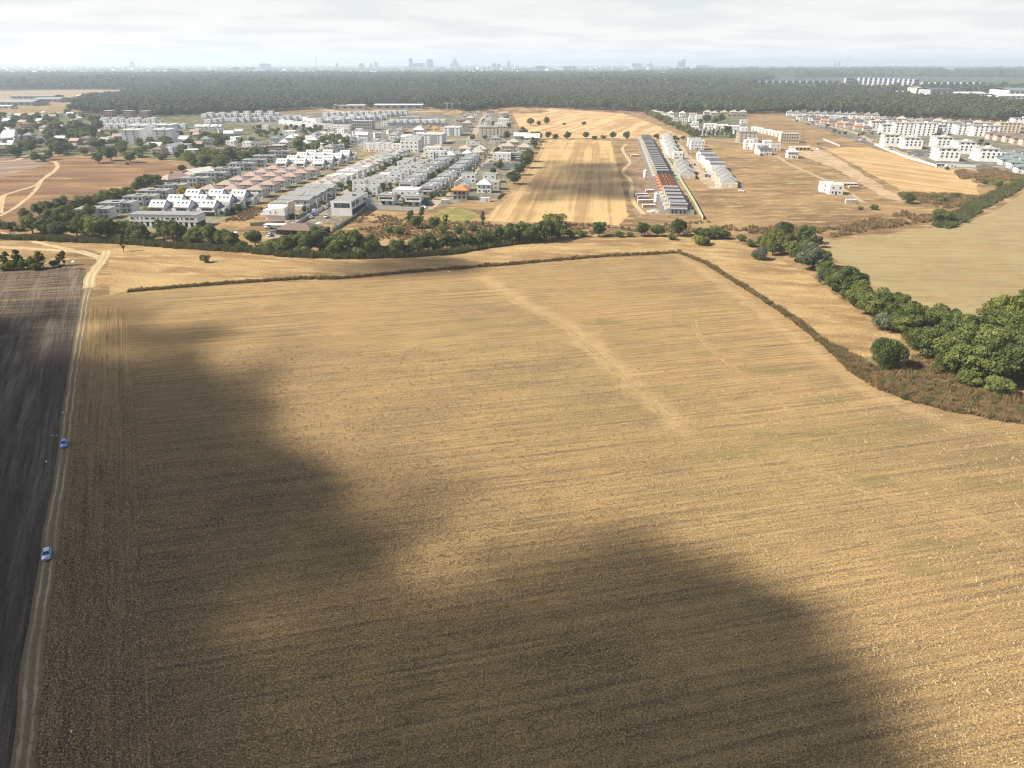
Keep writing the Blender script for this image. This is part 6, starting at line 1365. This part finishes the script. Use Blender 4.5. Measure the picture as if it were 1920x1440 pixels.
for i, (px, py, c, lab) in enumerate(((507, 443, 'white', 'white car parked beside the dark bungalow'), (513, 438, 'grey', 'grey car behind the white one by the bungalow'), (537, 425, 'white', 'white van-like car beside the carport'), (504, 428, 'white', 'white car left of the carport row'), (519, 425, 'white', 'white car in the middle of the carport row'), (528, 432, 'grey', 'grey car in front of the carport row'), (612, 408, 'white', 'white car beside the large box house'), (796, 390, 'white', 'white car at the corner of the long grey wall'), (806, 383, 'grey', 'grey car behind the one at the wall corner'), (820, 369, 'white', 'white car on the lane by the banded villas'), (828, 367, 'black', 'black car on the lane by the orange-roofed house'), (1294, 308, 'white', 'white car on the dirt lane of the terraces'), (1302, 310, 'black', 'black car on the dirt lane of the terraces'), (1391, 359, 'white', 'white car at the end of the low beige row'), (1534, 271, 'black', 'black van on the building site'), (1547, 278, 'white', 'white van on the building site'), (1533, 281, 'white', 'white trailer-like car on the building site'), (1585, 250, 'white', 'white van beside the dirt road'), (1429, 292, 'blue', 'blue car before the dark-roofed white house'), (925, 300, 'white', 'white car before the large white house'), (1515, 234, 'black', 'black car on the dirt road by the grey roofs'))):
    car(px, py, R(random.Random(i).choice((-6, 84, 40, 174))), c, lab, sc=1.15)
for i in range(12): 
    p = Vector(G(1705, 290)) + Vector((i % 6 * 3.2, -(i // 6) * 7.0)); x, y = p
    o = clone(car0); o.location = (x, y, .03); o.rotation_euler = (0, 0, AZ); tag(o, '%s car in the car park between the near apartment blocks' % ordn(i), 'car', 'cars between the apartment blocks')
    for k in KIDS[o.name]:
        if k.name.split('.')[0] in ('body', 'roof', 'pillar', 'mirror'): k.material_slots[0].link = 'OBJECT'; k.material_slots[0].material = CP[('black', 'grey', 'white', 'blue')[i * 7 % 4]]
x, y = G(517, 429); r = empty('carport', (x, y, 0), R(-6)); tag(r, 'white flat carport roof over the parked cars by the white house', 'carport')
part('roof', MB().box(-6, 6, -2.6, 2.6, 2.5, 2.7).mesh('roof', M['metal']), r); pm = MB().box(-.1, .1, -.1, .1, -.3, 2.5).mesh('post', M['metal'])
for u in (-5.6, 0, 5.6):
    for v in (-2.3, 2.3): part('post', pm, r, (u, v, 0))

# walls and fences, panel by panel
def fence(pts, h, label, mat='concrete', name='wall', cat='wall', seg=6.0, th=.18, post=True):
    P = [Vector(G(*p)) for p in pts]; r = empty(name, (P[0].x, P[0].y, 0)); tag(r, label, cat); k = 0
    me, pe = MB().box(0, 1, -th / 2, th / 2, -.2, h).mesh('panel', M[mat]), MB().box(-.14, .14, -.14, .14, -.2, h + .2).mesh('post', M[mat])
    for a, b in zip(P[:-1], P[1:]):
        d = b - a; n = max(1, round(d.length / seg)); L = d.length / n; rz = math.atan2(d.y, d.x)
        for i in range(n):
            q = a + d * (i / n) - P[0]
            o = part('panel', me, r, (q.x + .15 * d.x / d.length, q.y + .15 * d.y / d.length, 0), rz); o.scale = (L - .3, 1, 1)
            if post: part('post', pe, r, (q.x, q.y, 0), rz)
    return r
fence([(691, 391), (790, 396)], 2.3, 'long pale grey garden wall in front of the banded villas')
fence([(625, 434), (660, 412), (690, 387)], 1.8, 'grey wall climbing beside the large box house', 'block')
fence([(549, 427), (600, 396), (622, 383)], 1.9, 'pale wall along the right side of the lane', 'concrete')
fence([(878, 373), (932, 374), (944, 363)], 2.0, 'grey wall of the white pyramid-roofed house'); fence([(470, 424), (535, 420)], 2.0, 'grey wall in front of the white two-part house', 'block')
fence([(555, 412), (585, 394), (600, 385)], 1.6, 'lattice garden fence along the left side of the lane', 'roofmid', 'fence', 'fence', 3.0)
fence([(905, 312), (978, 310)], 2.4, 'far white fence of the empty plot', 'metal', 'fence', 'fence'); fence([(898, 317), (975, 316)], 2.4, 'near white fence of the empty plot', 'metal', 'fence', 'fence')
fence([(1248, 295), (1262, 316), (1280, 345), (1300, 378), (1318, 412)], 2.2, 'long pale green net fence right of the long terrace', 'greennet', 'fence', 'fence', 8.0)
fence([(1640, 272), (1668, 284), (1700, 296), (1740, 308), (1756, 313)], 1.6, 'low white wall below the near apartment blocks', 'white', seg=7.0); fence([(1770, 312), (1830, 314)], 2.4, 'grey site fence before the largest white block', 'metal', 'fence', 'fence')
fence([(1543, 262), (1575, 275)], 1.8, 'short pale wall on the building site', 'concrete'); fence([(1890, 311), (1920, 322)], 1.6, 'white wall before the grey-green roofed houses', 'white', seg=4)
fence([(527, 449), (600, 452)], 1.8, 'dark fence around the dark bungalow', 'dark', 'fence', 'fence')
def tank(px, py, label):
    x, y = G(px, py); r = empty('silo', (x, y, 0)); tag(r, label, 'silo'); part('vessel', MB().cyl(0, 0, 2.0, 7.2, 1.4, 14).cyl(0, 0, .9, 2.0, .5, 14, 0, 1.4).mesh('vessel', M['white']), r); part('dome', MB().cyl(0, 0, 7.2, 7.8, 1.4, 14, 0, .6).mesh('dome', M['white']), r)
    lm = MB().box(-.1, .1, -.1, .1, -.2, 2.2).mesh('leg', M['metal'])
    for a in range(4): part('leg', lm, r, (1.2 * math.cos(a * 1.571 + .7), 1.2 * math.sin(a * 1.571 + .7), 0))
tank(1209, 337, 'white silo beside the middle of the long terrace'); tank(1229, 384, 'white silo beside the near end of the long terrace')
def pallet(px, py, n, label):
    x, y = G(px, py); r = empty('brick_pallets', (x, y, 0), R(4)); tag(r, label, 'brick stack'); me = MB().box(-.95, .95, -1.1, 1.1, .12, 1.9).mesh('wrapped_stack', M['pinkwall']); tp = MB().box(-1, 1, -1.15, 1.15, 1.901, 1.98).mesh('wrap_top', M['white']); pl = MB().box(-.95, .95, -1.1, 1.1, -.05, .118).mesh('pallet', M['timber'])
    for i in range(n):
        u = (i - (n - 1) / 2) * 2.15; part('wrapped_stack', me, r, (u, 0, 0)); part('wrap_top', tp, r, (u, 0, 0)); part('pallet', pl, r, (u, 0, 0))
for i, p in enumerate(((1203, 368, 4), (1206, 373, 4), (1210, 380, 5), (1216, 389, 4), (1218, 361, 3), (1190, 294, 4))): pallet(*p, '%s stack of wrapped red bricks beside the long terrace, from the farther row' % ordn(i))
def heap(px, py, r_, h, mat, label, seed):
    mb = MB(); n, m_ = 14, 5; g = random.Random(seed); x, y = G(px, py)
    for j in range(m_):
        for k in range(n): q = r_ * (1 - j / m_) * g.uniform(.8, 1.15); mb.v.append((q * math.cos(2 * math.pi * k / n), q * .7 * math.sin(2 * math.pi * k / n), h * (j / m_) ** .8 * g.uniform(.85, 1.15) - (.2 if j == 0 else 0)))
    mb.v.append((0, 0, h))
    for j in range(m_ - 1):
        for k in range(n): mb.f.append((j * n + k, j * n + (k + 1) % n, (j + 1) * n + (k + 1) % n, (j + 1) * n + k)); mb.m.append(0)
    for k in range(n): mb.f.append(((m_ - 1) * n + k, (m_ - 1) * n + (k + 1) % n, m_ * n)); mb.m.append(0)
    tag(mesh_obj('heap', mb.mesh('heap', mat), loc=(x, y, 0)), label, 'heap')
heap(1226, 397, 5, 1.6, M['concrete'], 'grey rubble heap at the near end of the long terrace', 1); heap(613, 425, 8, 2.2, g_mat, 'brown earth heap behind the dark bungalow', 2); heap(856, 214, 26, 9, g_mat, 'brown earth mound beside the upper street', 3); heap(810, 246, 40, 8, g_mat, 'long earth mound before the dark gabled townhouses', 4); heap(973, 210, 60, 9, g_mat, 'wide earth mound at the wood corner', 5)
heap(598, 419, 2.2, .8, M['white'], 'white rubble heap on the plot behind the bungalow', 6); heap(138, 491, 1.2, .8, M['white'], 'small white rubbish heap at the ploughed field corner', 7); heap(105, 499, 1.4, .5, M['white'], 'flat white rubbish pile left of the track junction', 8); heap(442, 436, 1.6, .6, M['white'], 'white scrap in the brown strip by the hedge', 9); heap(1225, 361, 2, 1, M['concrete'], 'pale rubble heap under the silo', 10)
def small(px, py, sz, mat, label, nm, cat):
    x, y = G(px, py); o = mesh_obj(nm, MB().box(-sz, sz, -sz * .6, sz * .6, 0, sz * .7, taper=sz * .2).mesh(nm, mat), loc=(x, y, .04), rz=px); tag(o, label, cat)
small(142, 1018, .14, CP['red'], 'tiny red object lying in the stubble right of the near car', 'bucket', 'bucket'); small(87, 866, .28, M['white'], 'white plastic scrap on the dark soil left of the track', 'plastic_scrap', 'litter'); small(99, 817, .2, M['white'], 'pale scrap on the dark soil beside the far car', 'plastic_scrap', 'litter'); small(106, 817, .2, M['cream'], 'yellowish scrap on the dark soil beside the far car', 'plastic_scrap', 'litter'); small(134, 1372, .2, M['white'], 'white plastic bag caught in the near stubble', 'plastic_scrap', 'litter'); small(118, 774, .25, M['white'], 'white scrap at the edge of the track', 'plastic_scrap', 'litter'); small(842, 510, .4, M['white'], 'white scrap in the weed margin of the field', 'plastic_scrap', 'litter')
for px, py, w, lab, m in ((1594, 381, 3.2, 'grey concrete box near the white cube house', 'concrete'), (910, 378, 3.2, 'small white container on the grass right of the orange-roofed house', 'metal'), (976, 303, 4.0, 'dark blue container beside the banded villa', 'blue'), (1761, 312, 3.0, 'blue site container at the near apartment blocks', 'blue'), (1780, 313, 3.6, 'white site container at the near apartment blocks', 'white'), (835, 382, 2.5, 'grey hut at the end of the second lane', 'block'), (1325, 332, 1.4, 'dark blue toilet cabin at the end of the dirt lane', 'blue')):
    x, y = G(px, py); r = empty('container', (x, y, 0), R(-6)); tag(r, lab, 'container'); part('wall', MB().box(-w, w, -1.25, 1.25, -.1, 2.5).mesh('wall', M[m]), r); part('roof', MB().box(-w - .06, w + .06, -1.31, 1.31, 2.501, 2.6).mesh('roof', M['metal']), r); part('door', MB().box(-.5, .5, -1.3, -1.24, 0, 2.1).mesh('door', M['grey']), r, (w * .4, 0, 0))
x, y = G(1503, 264); r = empty('power_pole', (x, y, 0)); tag(r, 'tall wooden power pole on the building site', 'pole'); part('pole', MB().cyl(0, 0, -.3, 13, .25, 8, 0, .15).mesh('pole', M['rust']), r); part('cross_arm', MB().box(-1.4, 1.4, -.1, .1, 12, 12.2).mesh('cross_arm', M['rust']), r)
for i, p in enumerate(((847, 212), (862, 212), (872, 208), (838, 213))):
    x, y = G(*p); r = empty('pylon', (x, y, 0)); tag(r, '%s steel lattice pylon at the substation by the wood' % ordn(i), 'pylon', 'pylons at the substation'); mb = MB()
    for sx_ in (-1, 1):
        for sy_ in (-1, 1): mb.prism([(sx_ * 2.2, 0), (sx_ * 2.2 + .35, 0), (sx_ * .5 + .35, 20), (sx_ * .5, 20)], sy_ * 1.5, sy_ * 1.5 + .35)
    part('frame', mb.mesh('frame', M['metal']), r); part('cross_arm', MB().box(-5, 5, -.3, .3, 17, 17.6).mesh('cross_arm', M['metal']), r)

lp = [MB().cyl(0, 0, -.2, 8.5, .16, 6, 0, .09).mesh('post', M['metal']), MB().box(-.1, 1.8, -.08, .08, 8.35, 8.5).mesh('arm', M['metal']), MB().box(1.2, 2.1, -.15, .15, 8.2, 8.34).mesh('lamp_head', M['white'])]
lamp0 = empty('street_lamp')
for m_, n_ in zip(lp, ('post', 'arm', 'lamp_head')): part(n_, m_, lamp0)
k = 0
for (a, b), n_, lab in ((((556, 424), (645, 366)), 6, 'along the near part of the first lane'), (((845, 362), (925, 292)), 7, 'along the second lane by the wheat'), (((887, 258), (912, 216)), 5, 'along the upper street'), (((1275, 276), (1318, 330)), 5, 'along the dirt lane of the terraces'), (((1560, 240), (1700, 288)), 7, 'along the dirt road of the right quarter')):
    p0, p1 = Vector(G(*a)), Vector(G(*b))
    for i in range(n_):
        o = lamp0 if k == 0 else clone(lamp0); k += 1; p = p0 + (p1 - p0) * (i / (n_ - 1)); o.location = (p.x, p.y, 0); tag(o, '%s street lamp %s, from the near end' % (ordn(i), lab), 'street lamp', 'street lamps ' + lab)

k = 0
for (a, b), n_, off, ang, lab in ((((560, 419), (648, 363)), 9, 2.6, 84, 'along the near part of the first lane'), (((690, 336), (800, 289)), 10, 2.6, 85, 'along the far part of the first lane'), (((838, 366), (924, 292)), 12, -3.2, 84, 'along the second lane'), (((884, 258), (910, 216)), 7, 3.4, 88, 'along the upper street'), (((1284, 294), (1322, 333)), 6, 3.4, 82, 'along the dirt lane of the terraces'), (((1520, 233), (1690, 286)), 16, -4.5, -70, 'along the dirt road of the right quarter'), (((1790, 285), (1900, 296)), 9, 0, -15, 'on the gravel road of the right quarter')):
    p0, p1 = Vector(G(*a)), Vector(G(*b)); d = (p1 - p0).normalized()
    for i in range(n_):
        f = (i + TR.uniform(-.35, .35)) / n_; p = p0 + (p1 - p0) * f + Vector((d.y, -d.x)) * off * (1 if TR.random() < .7 else -1)
        o = clone(car0); o.location = (p.x, p.y, .15); o.rotation_euler = (0, 0, R(ang) - math.pi / 2 + TR.choice((0, math.pi)) + TR.uniform(-.08, .08)); o.scale = (1.05, 1.05, 1.05)
        tag(o, '%s parked car %s, from the near end' % (ordn(i), lab), 'car', 'cars parked ' + lab); c_ = CP[TR.choice(('white', 'white', 'grey', 'black', 'red', 'blue', 'grey'))]
        for q in KIDS[o.name]:
            if q.name.split('.')[0] in ('body', 'roof', 'pillar', 'mirror'): q.material_slots[0].link = 'OBJECT'; q.material_slots[0].material = c_
